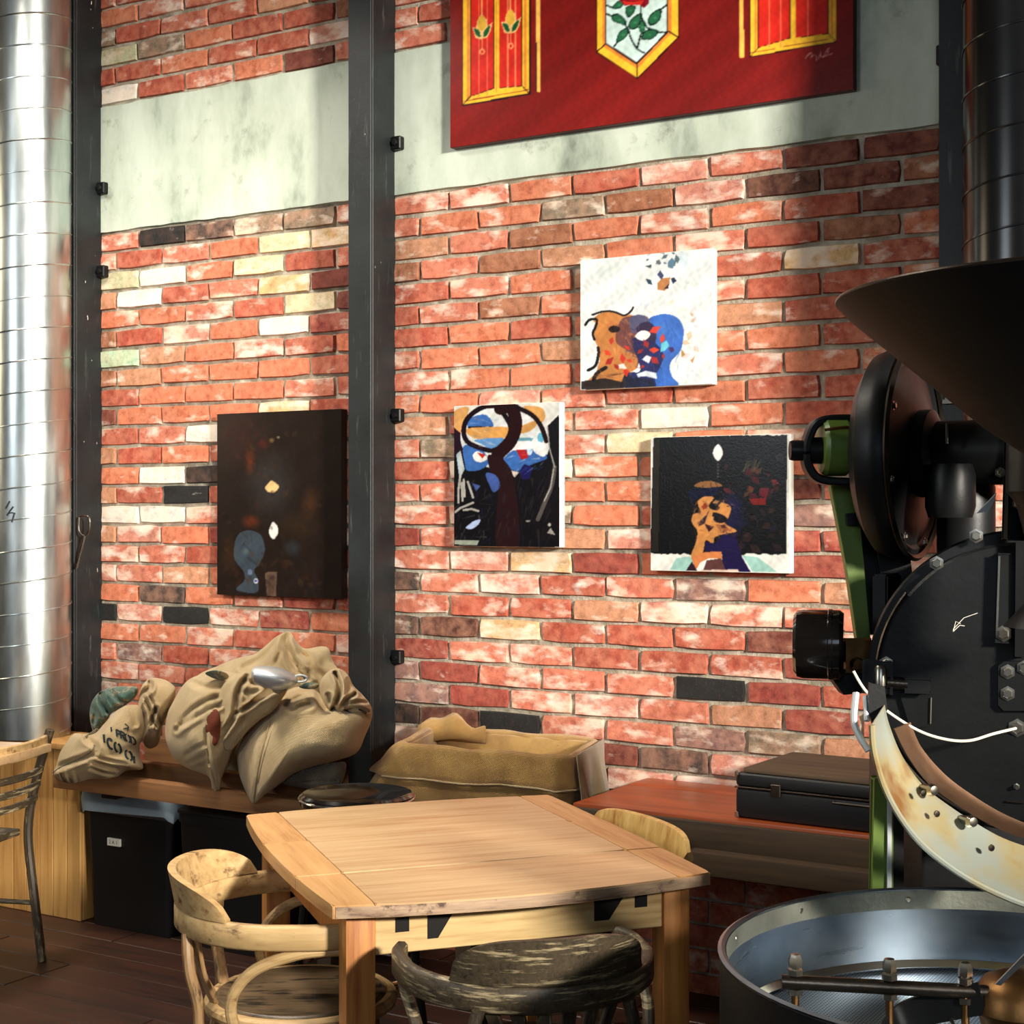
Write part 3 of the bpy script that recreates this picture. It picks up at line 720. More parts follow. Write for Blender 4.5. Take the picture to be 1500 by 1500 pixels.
    A.poly([(228, -2200), (276, -2200), (284, 604), (240, 604)], (244, 188, 84)); A.line([(224, -2200), (236, 604)], 6, BK)
    frame(352, 795, 1246, 590, 480, 432, 84)
    sg = (206, 150, 140)
    for p in ([(925, 620), (950, 580), (985, 555), (1000, 590)], [(985, 600), (1020, 575), (1045, 600), (1035, 645)], [(1060, 620), (1090, 540), (1085, 590), (1120, 595)], [(1110, 600), (1170, 500), (1160, 560), (1130, 590), (1210, 560)]): A.line(p, 9, sg, .9, 1)

def art_white(A):
    A.crop(840, 350, 6.522)
    A.ell(300, 300, 220, 130, (224, 234, 230), .8, .9); A.ell(1050, 220, 70, 130, (206, 228, 234), .8, .6)
    A.speck(650, 1000, 110, 260, 10, 40, [(74, 90, 116), (120, 140, 160), (60, 84, 96)], .85)
    for p, c in (([(800, 340), (830, 300), (865, 350), (840, 390)], (62, 68, 104)), ([(690, 380), (740, 390), (755, 440), (715, 430)], (40, 66, 80)), ([(930, 380), (960, 365), (985, 400), (950, 430)], (30, 40, 60)), ([(905, 220), (940, 180), (975, 210), (950, 285), (900, 270)], (92, 126, 150)), ([(680, 262), (745, 245), (740, 280)], (70, 84, 90)), ([(790, 210), (820, 195), (840, 235), (815, 250)], (104, 108, 114))): A.poly(p, c)
    A.poly([(805, 420), (850, 375), (925, 365), (915, 440), (870, 495), (805, 485)], (186, 122, 68)); A.poly([(865, 480), (915, 420), (905, 475)], (58, 26, 22))
    A.speck(1000, 1200, 400, 500, 5, 26, [(212, 222, 206)], .6); A.speck(600, 1180, 600, 720, 12, 50, [(236, 214, 220), (206, 214, 238), (238, 222, 196)], .5)
    # blue head, pale scatter to its right
    A.speck(940, 1200, 720, 1380, 26, 46, [(216, 220, 232), (236, 206, 206), (190, 196, 210), (206, 150, 96)], .55)
    A.poly([(720, 770), (800, 728), (900, 718), (1000, 760), (1050, 850), (1048, 960), (1020, 1070), (940, 1160), (920, 1230), (940, 1310), (1000, 1400), (770, 1415), (780, 1250), (740, 1100), (730, 900)], (52, 104, 196), 1, 1)
    A.ell(860, 860, 130, 110, (74, 132, 222), .55, .8)
    # tan head
    A.poly([(190, 770), (260, 710), (380, 690), (470, 730), (560, 730), (620, 850), (620, 1200), (520, 1290), (500, 1400), (120, 1410), (190, 1300), (240, 1220), (250, 1080), (195, 940), (215, 820)], (198, 128, 66), 1, 1)
    A.poly([(450, 780), (560, 735), (700, 740), (740, 850), (760, 1050), (640, 1120), (470, 1040), (400, 960)], (84, 44, 58), .75, 1)
    A.poly([(540, 760), (640, 725), (730, 790), (720, 860), (600, 900), (550, 880)], (84, 84, 118), .95, 1); A.poly([(600, 860), (700, 790), (780, 850), (780, 1000), (700, 1010)], (42, 24, 56), .95, 1)
    A.poly([(560, 960), (760, 980), (860, 1120), (780, 1320), (770, 1420), (480, 1420), (520, 1280), (640, 1250)], (22, 26, 84), .95, 1)
    A.poly([(440, 1420), (500, 1260), (560, 1330), (640, 1330), (760, 1340), (780, 1420)], (18, 22, 46))
    A.line([(180, 725), (300, 690), (400, 700), (480, 730), (540, 700), (570, 655)], 18, (26, 18, 18), 1, 1); A.line([(115, 820), (150, 775), (220, 770), (215, 830), (185, 900), (200, 960)], 24, (20, 16, 18), 1, 1)
    A.line([(235, 1040), (240, 1100), (210, 1210), (140, 1255)], 28, (22, 16, 16), 1, 1); A.line([(310, 1230), (230, 1280), (190, 1350)], 36, (26, 18, 16), 1, 1)
    A.ell(390, 862, 56, 34, (34, 12, 8), 1); A.poly([(590, 925), (640, 880), (700, 880), (735, 915), (680, 970), (620, 960)], (248, 246, 240), 1, 1)
    strokes(A, 220, 560, 740, 1280, 60, 110, 22, [(168, 100, 50), (222, 158, 92), (140, 74, 44), (196, 96, 50)], .45, 1.2, .9)
    strokes(A, 480, 760, 760, 1100, 50, 90, 20, [(50, 22, 40), (120, 40, 44), (30, 30, 70), (90, 90, 120)], .5, 1.0, 1.2)
    strokes(A, 560, 800, 1000, 1400, 40, 90, 20, [(14, 14, 40), (40, 50, 140), (70, 20, 50)], .5, 1.2, 1)
    strokes(A, 800, 1020, 760, 1380, 30, 120, 26, [(40, 90, 184), (84, 140, 226), (34, 74, 168)], .4, 1.5, .5)
    strokes(A, 200, 480, 1290, 1400, 24, 120, 26, [(70, 40, 26), (20, 14, 14), (120, 80, 48)], .5, .1, .4)
    A.ell(390, 862, 56, 34, (34, 12, 8), 1); A.poly([(590, 925), (640, 880), (700, 880), (735, 915), (680, 970), (620, 960)], (248, 246, 240), 1, 1)
    reds = [(206, 48, 28), (226, 62, 34), (168, 36, 30)]
    for x, y in ((520, 1040), (690, 1005), (640, 1080), (660, 1225), (470, 1140), (320, 1090), (360, 970), (410, 1220), (540, 1160), (770, 1065), (860, 1120), (770, 1160), (850, 950), (780, 870), (500, 1265), (340, 1170)):
        A.speck(x - 6, x + 6, y - 6, y + 6, 1, 60, reds, .95)
    A.poly([(655, 1150), (700, 1110), (745, 1130), (720, 1190)], (232, 234, 240)); A.poly([(600, 1290), (690, 1260), (790, 1280), (800, 1340), (690, 1310), (620, 1320)], (222, 230, 238)); A.poly([(430, 1200), (480, 1190), (510, 1240), (440, 1240)], (240, 230, 220))
    A.poly([(840, 1000), (890, 970), (915, 1020), (870, 1070), (830, 1080)], (104, 196, 214)); A.poly([(905, 1040), (950, 1030), (965, 1070), (930, 1090)], (60, 34, 96)); A.poly([(1030, 1050), (1070, 1105), (1030, 1135)], (190, 140, 70)); A.poly([(1115, 1160), (1160, 1120), (1140, 1190)], (196, 128, 70))
    A.poly([(75, 1360), (300, 1330), (480, 1370), (480, 1440), (75, 1440)], (24, 18, 18), .9)

def art_mask(A):
    A.crop(650, 580, 6.522)
    D = (34, 12, 14); B = (58, 104, 176)
    A.poly([(95, 560), (220, 520), (990, 560), (1100, 180), (1110, 1445), (95, 1445)], (16, 14, 18))
    A.poly([(95, 150), (240, 110), (180, 300), (160, 360), (95, 290)], (216, 160, 96), 1, 1); A.poly([(760, 100), (930, 110), (970, 200), (920, 260), (850, 170)], (216, 160, 90), 1, 1)
    A.poly([(95, 300), (180, 370), (200, 560), (95, 600)], (34, 18, 30)); A.poly([(990, 290), (1100, 180), (1100, 800), (1060, 640), (1000, 460)], (18, 16, 20))
    A.ell(560, 400, 400, 300, (222, 226, 226)); A.poly([(190, 480), (330, 480), (430, 620), (360, 700), (230, 715), (200, 640)], B, 1, 1); A.poly([(120, 560), (160, 520), (200, 700), (150, 800)], (170, 190, 200))
    A.poly([(240, 220), (400, 180), (470, 300), (250, 310)], B, 1, 1); A.line([(240, 300), (450, 300)], 20, (28, 26, 34)); A.poly([(230, 310), (620, 300), (600, 390), (480, 420), (280, 400)], (216, 156, 84), 1, 1); A.poly([(300, 420), (560, 400), (540, 470), (470, 520), (380, 470)], (92, 140, 196), 1, 1)
    A.poly([(720, 300), (900, 230), (850, 320), (730, 360)], (206, 150, 82), 1, 1); A.poly([(710, 400), (860, 400), (840, 430), (700, 430)], (100, 156, 176)); A.ell(925, 400, 30, 50, (96, 170, 200))
    A.poly([(560, 620), (700, 500), (880, 500), (990, 590), (830, 660), (740, 720), (640, 700)], B, 1, 1); A.poly([(650, 520), (720, 440), (920, 440), (985, 500), (960, 580), (880, 550), (830, 510)], (238, 240, 240), 1, 1)
    A.poly([(690, 515), (790, 515), (810, 590), (740, 610)], (170, 30, 34)); A.ell(820, 530, 26, 36, (206, 226, 234))
    A.poly([(280, 560), (330, 530), (420, 590), (370, 630), (300, 620)], (236, 230, 226), 1, 1); A.poly([(320, 540), (400, 560), (370, 600)], (180, 40, 30)); A.poly([(620, 705), (720, 730), (680, 780)], (226, 206, 200)); A.poly([(720, 720), (770, 650), (850, 680), (820, 790), (750, 800)], (26, 22, 80))
    A.line([(600, 110), (400, 100), (240, 200), (190, 330), (230, 440), (360, 500), (480, 520), (600, 430), (640, 300), (560, 150)], 46, (24, 12, 20), 1, 1)
    A.line([(540, 120), (640, 110), (690, 260), (640, 430), (520, 560), (520, 640), (580, 760)], 120, D, 1, 1); A.line([(700, 110), (840, 180), (930, 290), (980, 430)], 44, (26, 12, 16), 1, 1); A.line([(400, 100), (700, 100)], 36, (30, 12, 16))
    A.poly([(430, 560), (600, 640), (680, 860), (720, 1440), (500, 1440), (520, 860), (440, 700)], (36, 16, 18), 1, 1)
    A.poly([(400, 740), (500, 760), (540, 860), (480, 920), (440, 860)], (64, 88, 156), 1, 1); A.poly([(270, 830), (350, 860), (310, 910)], (60, 80, 140))
    strokes(A, 500, 1040, 700, 1400, 70, 170, 30, [(44, 40, 40), (30, 26, 28), (58, 52, 50), (38, 20, 20), (20, 24, 50)], .5, 1.75, .3)
    strokes(A, 120, 480, 780, 1400, 50, 120, 16, [(60, 58, 60), (24, 34, 70), (96, 94, 92)], .45, 2.3, .9)
    strokes(A, 230, 480, 200, 480, 24, 120, 20, [(236, 236, 232), (200, 140, 80), (88, 130, 190)], .35, .2, .3)
    strokes(A, 600, 980, 500, 700, 30, 100, 18, [(40, 80, 150), (100, 150, 210), (230, 236, 240)], .4, 2.6, .5)
    for p in ([(160, 560), (170, 680), (140, 900), (140, 1020)], [(190, 800), (200, 960)], [(230, 820), (280, 970)], [(170, 830), (180, 1000)], [(110, 1110), (160, 1070), (280, 1020)], [(190, 1090), (270, 1080), (330, 1100)]): A.line(p, 22, (196, 192, 184), .85)
    A.line([(1060, 680), (1030, 860), (940, 1080), (900, 1180)], 40, (96, 92, 88), .8, 1); A.line([(1050, 700), (1020, 880), (960, 1000)], 12, (200, 196, 190), .8)
    A.line([(990, 300), (1010, 500), (1060, 680)], 14, (180, 178, 172), .8)
    A.poly([(210, 1260), (280, 1200), (350, 1180), (330, 1230), (270, 1270)], (170, 186, 226), 1, 1); A.poly([(100, 1375), (340, 1380), (320, 1425), (100, 1420)], (186, 196, 176), .8); A.poly([(985, 1310), (1020, 1260), (1070, 1330)], (150, 146, 138)); A.ell(1010, 1230, 16, 16, (190, 186, 176)); A.ell(805, 1195, 24, 9, (140, 136, 128))

def art_candle(A):
    A.crop(940, 620, 6.522)
    rg = np.random.RandomState(2)
    top = [(112, 150)] + [(x, 128 - (x - 112) * .012 + rg.uniform(-14, 10)) for x in range(140, 1380, 28)] + [(1390, 110)]
    bot = [(1380, 1250)] + [(x, 1250 + rg.uniform(-10, 12)) for x in range(1360, 100, -30)] + [(80, 1235)]
    A.poly(top + bot, (13, 12, 13)); A.poly([(112, 150), (170, 150), (160, 1230), (90, 1230)], (46, 42, 36), .6)
    A.poly([(270, 1400), (330, 1290), (460, 1270), (500, 1330), (420, 1412)], (160, 206, 196), 1); A.poly([(960, 1260), (1110, 1280), (1230, 1370), (1290, 1420), (1060, 1420)], (160, 206, 196), 1)
    A.speck(760, 1300, 400, 760, 22, 60, [(88, 22, 28), (122, 34, 30), (60, 26, 24), (96, 60, 34)], .7); A.poly([(1020, 720), (1190, 715), (1190, 780), (1060, 780)], (140, 26, 20), .8); A.poly([(1130, 620), (1220, 620), (1190, 720), (1120, 690)], (110, 26, 34), .8)
    A.speck(860, 1340, 800, 1200, 20, 70, [(40, 26, 26), (54, 34, 30), (30, 24, 40)], .7)
    A.ell(860, 860, 150, 260, (20, 20, 62), .9, .6); A.poly([(430, 640), (760, 600), (700, 700), (560, 700), (470, 760)], (10, 12, 40))
    A.poly([(500, 600), (560, 560), (680, 555), (770, 600), (600, 615)], (138, 92, 52), 1, 1)
    strokes(A, 130, 1360, 160, 1220, 130, 130, 26, [(34, 31, 29), (22, 19, 20), (40, 30, 28), (16, 18, 30)], .5, 1.5, .4)
    strokes(A, 760, 1000, 640, 1200, 40, 110, 24, [(20, 20, 56), (14, 14, 36), (34, 24, 60)], .5, 1.7, .5)
    sk = (206, 138, 74); sk2 = (160, 96, 58)
    A.poly([(540, 740), (600, 700), (690, 710), (640, 790), (700, 830), (760, 760), (850, 800), (830, 900), (800, 960), (910, 1030), (780, 1060), (700, 1090), (680, 1150), (610, 1120), (580, 1240), (470, 1275), (520, 1130), (530, 1030), (480, 950), (490, 870), (560, 850), (540, 790)], sk, 1, 1)
    A.poly([(690, 850), (800, 890), (810, 940), (730, 950), (680, 910)], (20, 14, 18), 1, 1); A.poly([(560, 930), (620, 870), (650, 820), (600, 960), (540, 985)], (50, 34, 40)); A.poly([(600, 960), (690, 990), (640, 1040)], (52, 24, 26)); A.poly([(700, 960), (800, 980), (860, 1030), (760, 1050)], sk2)
    strokes(A, 500, 860, 720, 1180, 60, 60, 16, [(232, 170, 108), (150, 84, 48), (96, 50, 40), (214, 150, 92)], .5, 1.2, 1.2)
    A.poly([(690, 850), (800, 890), (810, 940), (730, 950), (680, 910)], (20, 14, 18), 1, 1)
    A.poly([(570, 800), (600, 760), (640, 790), (590, 830)], (160, 52, 30)); A.speck(520, 860, 740, 1100, 16, 34, [(44, 20, 26), (120, 64, 40), (226, 160, 96)], .7)
    A.poly([(610, 1130), (700, 1150), (780, 1060), (900, 1080), (960, 1280), (1040, 1420), (760, 1420), (770, 1240), (600, 1220)], (26, 18, 62), 1)
    A.poly([(470, 1280), (600, 1230), (760, 1225), (770, 1290), (640, 1290), (560, 1330), (520, 1400)], (206, 124, 70)); A.poly([(590, 1400), (620, 1310), (760, 1290), (800, 1400)], (92, 56, 52)); A.poly([(420, 1412), (480, 1320), (530, 1410)], (40, 22, 34))
    A.poly([(530, 1405), (920, 1395), (930, 1420), (540, 1425)], (226, 196, 180))
    A.poly([(680, 280), (700, 225), (730, 200), (765, 240), (775, 290), (755, 340), (730, 360), (695, 330)], (236, 240, 236), 1, 1)
    for y in range(390, 530, 30): A.ell(728, y, 9, 10, (92, 84, 74), .8)
    for i in range(16): a = A.rng.uniform(950, 1100); A.line([(a, 460), (a + A.rng.uniform(20, 90), A.rng.uniform(330, 420))], 6, (84, 76, 56), .6)
    A.ell(1320, 330, 36, 36, (70, 70, 72), .5); A.ell(1320, 330, 24, 24, (24, 22, 26))

def art_dark(A):
    A.crop(300, 590, 5)
    A.ell(250, 250, 260, 260, (56, 28, 24), .7, .9); A.ell(480, 600, 230, 320, (52, 48, 48), .8, .7); A.ell(330, 430, 50, 120, (112, 48, 24), .8, .9); A.ell(340, 870, 80, 60, (112, 48, 26), .75, .8)
    A.ell(770, 740, 80, 160, (92, 54, 26), .5, .9); A.ell(680, 900, 180, 120, (62, 44, 26), .5, .9); A.ell(180, 1100, 80, 160, (64, 40, 22), .6, .8); A.ell(430, 300, 60, 50, (92, 30, 28), .6, .8); A.ell(640, 1060, 80, 70, (44, 52, 58), .7, .7)
    A.poly([(215, 1050), (250, 960), (330, 935), (410, 970), (440, 1080), (400, 1180), (360, 1230), (390, 1300), (380, 1390), (230, 1370), (290, 1300), (280, 1230), (220, 1150)], (62, 74, 86), .95, 1)
    A.ell(300, 1090, 26, 30, (96, 110, 106), .6, .8); A.ell(330, 1240, 18, 22, (104, 116, 150)); A.ell(374, 1305, 18, 20, (220, 224, 236)); A.ell(374, 1305, 9, 9, (40, 60, 150))
    A.poly([(440, 1250), (470, 1235), (530, 1238), (520, 1420), (455, 1415)], (98, 78, 64)); A.poly([(462, 1260), (512, 1258), (505, 1400), (468, 1400)], (84, 64, 52))
    A.poly([(440, 620), (465, 590), (490, 570), (525, 590), (545, 615), (520, 650), (490, 658), (460, 650)], (240, 204, 140), 1, 1); A.poly([(470, 940), (485, 890), (500, 872), (530, 900), (538, 950), (520, 985), (502, 1000), (480, 980)], (236, 234, 228), 1, 1)
    strokes(A, 110, 960, 110, 1400, 160, 120, 30, [(46, 30, 24), (30, 24, 24), (58, 38, 26), (36, 34, 38)], .35, 1.5, .8)
    A.ell(490, 275, 24, 22, (124, 100, 54), .8, .6); A.ell(538, 252, 12, 9, (150, 140, 110), .8)
    A.speck(150, 850, 150, 1350, 60, 40, [(64, 34, 26), (38, 26, 30), (70, 52, 34)], .35)

def wp(px, py, y=-.042): q = ony(px, py, y); return q.x, q.z
canvas('wall_painting', 'large crimson canvas with yellow window frames and a stained-glass rose', -2.968, wp(1250, 60)[0], wp(1250, 131)[1], 3.78, 'canvas_red', 430, 380, art_door, (120, 25, 22), gain=.97)
canvas('wall_painting', 'white canvas of a tan head and a blue head, highest of the small paintings', wp(850, 470)[0], wp(1044, 470)[0], wp(950, 567)[1], wp(950, 372)[1], 'canvas_edge', 220, 220, art_white, (236, 241, 240), gain=.88)
canvas('wall_painting', 'upright canvas of a masked face with looping dark bands and blue eyes', wp(665, 700)[0], wp(820, 700)[0], wp(740, 801)[1], wp(740, 592)[1], 'canvas_edge', 200, 230, art_mask, (226, 226, 220))
canvas('wall_painting', 'black-ground canvas with an orange face under a white flame', wp(953, 740)[0], wp(1157, 740)[0], wp(1050, 838)[1], wp(1050, 638)[1], 'canvas_edge', 220, 220, art_candle, (236, 236, 228))
canvas('wall_painting', 'dark brown canvas with two small leaf-shaped lights left of the middle post', wp(318, 740)[0], wp(500, 740)[0], wp(400, 874)[1], wp(400, 603)[1], 'canvas_dark', 190, 260, art_dark, (34, 25, 21))

# ------------------------------------------------------------------ benches
def timber(b, x0, x1, y0, y1, z0, z1, bev=.006): b.box(x0, x1, y0, y1, z0, z1, bev, 2)
t = thing('long_bench', (-3.6, -.3, 0), 'rough slatted timber bench along the wall under the coffee sacks', 'bench')
b = MB(); timber(b, -4.385, -2.55, -.56, -.50, .53, .595); b.build('front_rail', 'bench', t, True)
b = MB(); timber(b, -4.385, -3.345, -.09, -.03, .53, .66); b.build('rear_rail', 'bench', t, True)
b = MB(); timber(b, -3.215, -2.55, -.09, -.03, .53, .60); b.build('rear_rail', 'bench', t, True)
b = MB(); timber(b, -4.385, -3.25, -.40, -.345, .53, .625); b.build('middle_rail', 'bench', t, True)
for i in range(3):
    b = MB(); x = (-4.2, -3.45, -2.68)[i]; timber(b, x, x + .07, -.499, -.09, .50, .53); b.build('cross_slat', 'benchdark', t, True)
for x in (-3.20, -2.65):
    for y in (-.5, -.12):
        b = MB(); timber(b, x, x + .06, y, y + .06, 0, .53); b.build('leg', 'benchdark', t, True)
t = thing('plank_bench', (-1.5, -.3, 0), 'dark timber bench with orange-stained top plank, right half of the wall', 'bench')
b = MB(); timber(b, -2.215, .3, -.52, -.162, .655, .68, .004); b.build('top_plank', 'plank', t, True)
b = MB(); timber(b, -2.215, -1.245, -.160, -.012, .655, .68, .004); b.build('top_plank', 'plank', t, True)
b = MB(); timber(b, -2.215, .3, -.55, -.523, .585, .672); b.build('front_board', 'benchdark', t, True)
b = MB(); timber(b, -2.02, .3, -.61, -.555, .535, .60); b.build('lower_board', 'benchdark', t, True)
for x in (-1.93, -1.35):
    b = MB(); b.lathe([(0, .03), (.022, .02), (.026, .01), (.026, 0)], (x + .1, -.58, .60), (0, 0, 1), 10); b.build('round_lug', 'benchdark', t, True)
for x in (-2.2, -.9, .1):
    b = MB(); timber(b, x, x + .07, -.5, -.43, 0, .585); b.build('leg', 'benchdark', t, True)
b = MB(); timber(b, -2.2, -1.25, -.15, -.09, .5, .6); b.build('rear_board', 'benchdark', t, True)

# bins under the left bench
def bin_(name, label, x0, x1, y0, y1, h, lidmat, liner=False, lab=None):
    t = thing(name, ((x0 + x1) / 2, (y0 + y1) / 2, 0), label, 'bin')
    b = MB()
    def rr(x0, x1, y0, y1, z, r=.03):
        out = []
        for cx, cy, a in ((x1 - r, y1 - r, 0), (x0 + r, y1 - r, 90), (x0 + r, y0 + r, 180), (x1 - r, y0 + r, 270)):
            for k in range(4): q = R(a + 30 * k); out.append((cx + r * math.cos(q), cy + r * math.sin(q), z))
        return out
    b.loft([rr(x0 + .02, x1 - .02, y0 + .02, y1 - .02, 0), rr(x0 + .004, x1 - .004, y0 + .004, y1 - .004, h - .03), rr(x0, x1, y0, y1, h - .03), rr(x0, x1, y0, y1, h), rr(x0 + .01, x1 - .01, y0 + .01, y1 - .01, h), rr(x0 + .02, x1 - .02, y0 + .02, y1 - .02, .05)])
    b.build('bin_body', 'blackplastic', t, True)
    b = MB(); b.loft([rr(x0 - .004, x1 + .004, y0 - .004, y1 + .004, h + .002), rr(x0 - .004, x1 + .004, y0 - .004, y1 + .004, h + .012), rr(x0 + .02, x1 - .02, y0 + .02, y1 - .02, h + .022, .02)])
    b.build('lid', lidmat, t, True)
    if liner:
        b = MB(); rings = []
        for k, (d, z) in enumerate(((0, h + .026), (.012, h + .018), (.016, h - .01), (.012, h - .052))):
            r0 = rr(x0 - d, x1 + d, y0 - d, y1 + d, z, .035)
            rings.append([(p[0], p[1], p[2] + (.012 * math.sin(i * 1.7) if k == 3 else 0)) for i, p in enumerate(r0)])
        b.loft(rings, True, True); b.build('plastic_liner', 'palebin', t, True)
    if lab:
        lx, lz, txt = lab
        b = MB(); b.box(lx - .032, lx + .032, y0 - .0005, y0 + .012, lz - .014, lz + .014, .001, 1); lb = b.build('paper_label', 'white_label', t, True)
        me = text_mesh(txt, .020); me.transform(Matrix.Translation((lx, y0 - .0012, lz)) @ Matrix.Rotation(PI / 2, 4, 'X')); me.transform(wloc(lb).inverted()); me.materials.append(M['ink']); link('lettering', me, lb)
    return t
q = ony(166, 1234, -.43)
bin_('storage_bin', 'black bin with pale blue liner and white label under the bench', -4.365, -3.92, -.43, -.04, .485, 'blackplastic', True, (q.x, q.z, '2 A 1'))
q = ony(322, 1259, -.45)
bin_('storage_bin', 'plain black bin behind the pale armchair, under the bench', -3.88, -3.40, -.45, -.04, .47, 'blackplastic', False, (q.x - .03, q.z, 'A1'))

# pine box at the foot of the duct
t = thing('pine_box', (-5.0, -.25, 0), 'pine-panelled box at the left, carrying the silver duct', 'box')
xa = -4.395
b = MB(); b.box(-5.8, xa - .02, -.40, -.17, .0, .645, .002, 1); b.build('carcass', 'pine', t, True)
i = 0; x = xa
while x > -5.8:
    w = .074; b = MB(); b.box(x - w + .002, x, -.415, -.401, .0, .645, .003, 1); b.build('panel_board', 'pine', t, True); x -= w
b = MB(); b.box(xa - .019, xa, -.400, -.17, .0, .645, .003, 1); b.build('side_board', 'pine', t, True)
b = MB(); b.box(-5.8, xa, -.43, -.160, .6455, .668, .004, 2); b.build('top_board', 'pine', t, True)

# black case lying on the right bench
t = thing('black_case', (-1.3, -.3, .681), 'flat black case with metal handle on the plank bench', 'case')
ca = onz(1077, 1197, .681); cb = ca + Vector((.78, -.035, 0))
ux = (cb - ca).normalized(); uy = Vector((-ux.y, ux.x, 0))
mt = Matrix.Translation(ca) @ Matrix(((ux.x, uy.x, 0, 0), (ux.y, uy.y, 0, 0), (0, 0, 1, 0), (0, 0, 0, 1)))
b = MB(); b.box(0, .78, 0, .34, 0, .085, .012, 3, mt); b.build('case_base', 'blackplastic', t, True)
b = MB(); b.box(0, .78, 0, .34, .0895, .128, .012, 3, mt); b.build('case_lid', 'blackplastic', t, True)
b = MB(); b.box(-.002, .782, -.002, .342, .085, .0895, .001, 1, mt); b.build('metal_rim', 'rod', t, True)
b = MB(); b.tube([mt @ Vector(p) for p in ((.30, 0, .075), (.30, -.016, .075), (.43, -.016, .075), (.43, 0, .075))], .004, 8); b.build('handle', 'rod', t, True)
for xx in (.11, .62):
    b = MB(); b.box(xx, xx + .03, -.006, 0, .07, .105, .002, 1, mt); b.build('latch', 'rod', t, True)
for zz in (.006, .122):
    b = MB(); b.lathe([(0, .004), (.010, .004), (.012, 0)], mt @ Vector((.004, .004, zz)), (-1, -1, .0), 8); b.build('corner_stud', 'bolt', t, True)
t = thing('board', (-1.2, -.2, .81), 'weathered grey board lying on the black case', 'board')
b = MB(); b.box(.02, .80, .01, .36, .1285, .142, .004, 2, mt); b.build('plank', 'benchdark', t, True)

# ------------------------------------------------------------------ main table
tc = Vector((-2.038, -1.422, 0)); tr = R(50.8)
t = thing('dining_table', tc, 'honey-coloured square draw-leaf table with slightly bowed edges in the middle', 'table', rz=tr)
HW, HD, TT = .428, .497, .75
def edge_pt(side, k):
    """bowed outline of the table top; k runs -1..1 along the side"""
    q = 1 - k * k
    if side == 'f': return (HW * k, -HD - .050 * q)
    if side == 'b': return (HW * k, HD + .028 * q)
    if side == 'l': return (-HW - .026 * q, HD * k)
    return (HW + .006 * q, HD * k)
def xl(y): k = y / HD; return -HW - .026 * (1 - min(1, k * k))
def xr(y): k = y / HD; return HW + .006 * (1 - min(1, k * k))
def yf(x): k = x / HW; return -HD - .050 * max(0, 1 - k * k)
def yb(x): k = x / HW; return HD + .028 * max(0, 1 - k * k)
ys = [-.23, .125]       # joints between front leaf, centre board, rear leaf
def slab(pts, z0, z1, name, mat):
    b = MB(); b.prism([(x, y, z0) for x, y in pts], (0, 0, z1 - z0))
    bmesh.ops.bevel(b.b, geom=[e for e in b.b.edges if all(v.co.z > z1 - 1e-5 for v in e.verts)], offset=.003, segments=2, affect='EDGES')
    return b.build(name, mat, t, ang=40)
EW = .085
def region(x0f, x1f, y0f, y1f, n=14):
    """closed outline between side functions"""
    P = []
    xa, xb = x0f(y0f(0) if callable(y0f) else y0f), x1f(y0f(0) if callable(y0f) else y0f)
    P += [(xa + (xb - xa) * i / n, y0f(xa + (xb - xa) * i / n) if callable(y0f) else y0f) for i in range(n + 1)]
    ya_, yb_ = P[-1][1], (y1f(x1f(HD)) if callable(y1f) else y1f)
    P += [(x1f(ya_ + (yb_ - ya_) * i / n), ya_ + (yb_ - ya_) * i / n) for i in range(1, n + 1)]
    xc, xd = P[-1][0], x0f(yb_)
    P += [(xc + (xd - xc) * i / n, y1f(xc + (xd - xc) * i / n) if callable(y1f) else y1f) for i in range(1, n + 1)]
    yc, yd = P[-1][1], P[0][1]
    P += [(x0f(yc + (yd - yc) * i / n), yc + (yd - yc) * i / n) for i in range(1, n)]
    return P
g = .0011
def clampd(f, k): return (lambda y: f(max(-HD, min(HD, y))) + k)
zt = TT - .028
for nm, y0, y1, dz in (('front_leaf', yf, ys[0] - g, 0), ('centre_board', ys[0] + g, ys[1] - g, .001), ('rear_leaf', ys[1] + g, yb, 0)):
    slab(region(lambda y: -HW + EW + g, lambda y: HW - EW - g, y0, y1), zt, TT + dz, nm, 'table')
    slab(region(clampd(xl, 0), lambda y: -HW + EW - g, y0, y1), zt, TT + dz, 'end_board', 'table_y')
    slab(region(lambda y: HW - EW + g, clampd(xr, 0), y0, y1), zt, TT + dz, 'end_board', 'table_y')
b = MB(); rings = []
for i in range(25):
    x = -HW + .006 + (2 * HW - .012) * i / 24; y = yf(x) - .0015
    rings.append([(x, y + .006, zt + .001), (x, y, zt + .001), (x, y, TT - .004), (x, y + .006, TT - .004)])
b.loft(rings); b.build('worn_front_edge', 'table_edge', t)
lg = .064
for sx in (-1, 1):
    for sy in (-1, 1):
        cx, cy = sx * (HW - .035 - lg / 2), sy * (HD - .03 - lg / 2)
        b = MB(); b.box(cx - lg / 2, cx + lg / 2, cy - lg / 2, cy + lg / 2, 0, zt - .001, .005, 2); b.build('leg', 'leg', t)
ax, ay = HW - .035 - lg, HD - .03 - lg
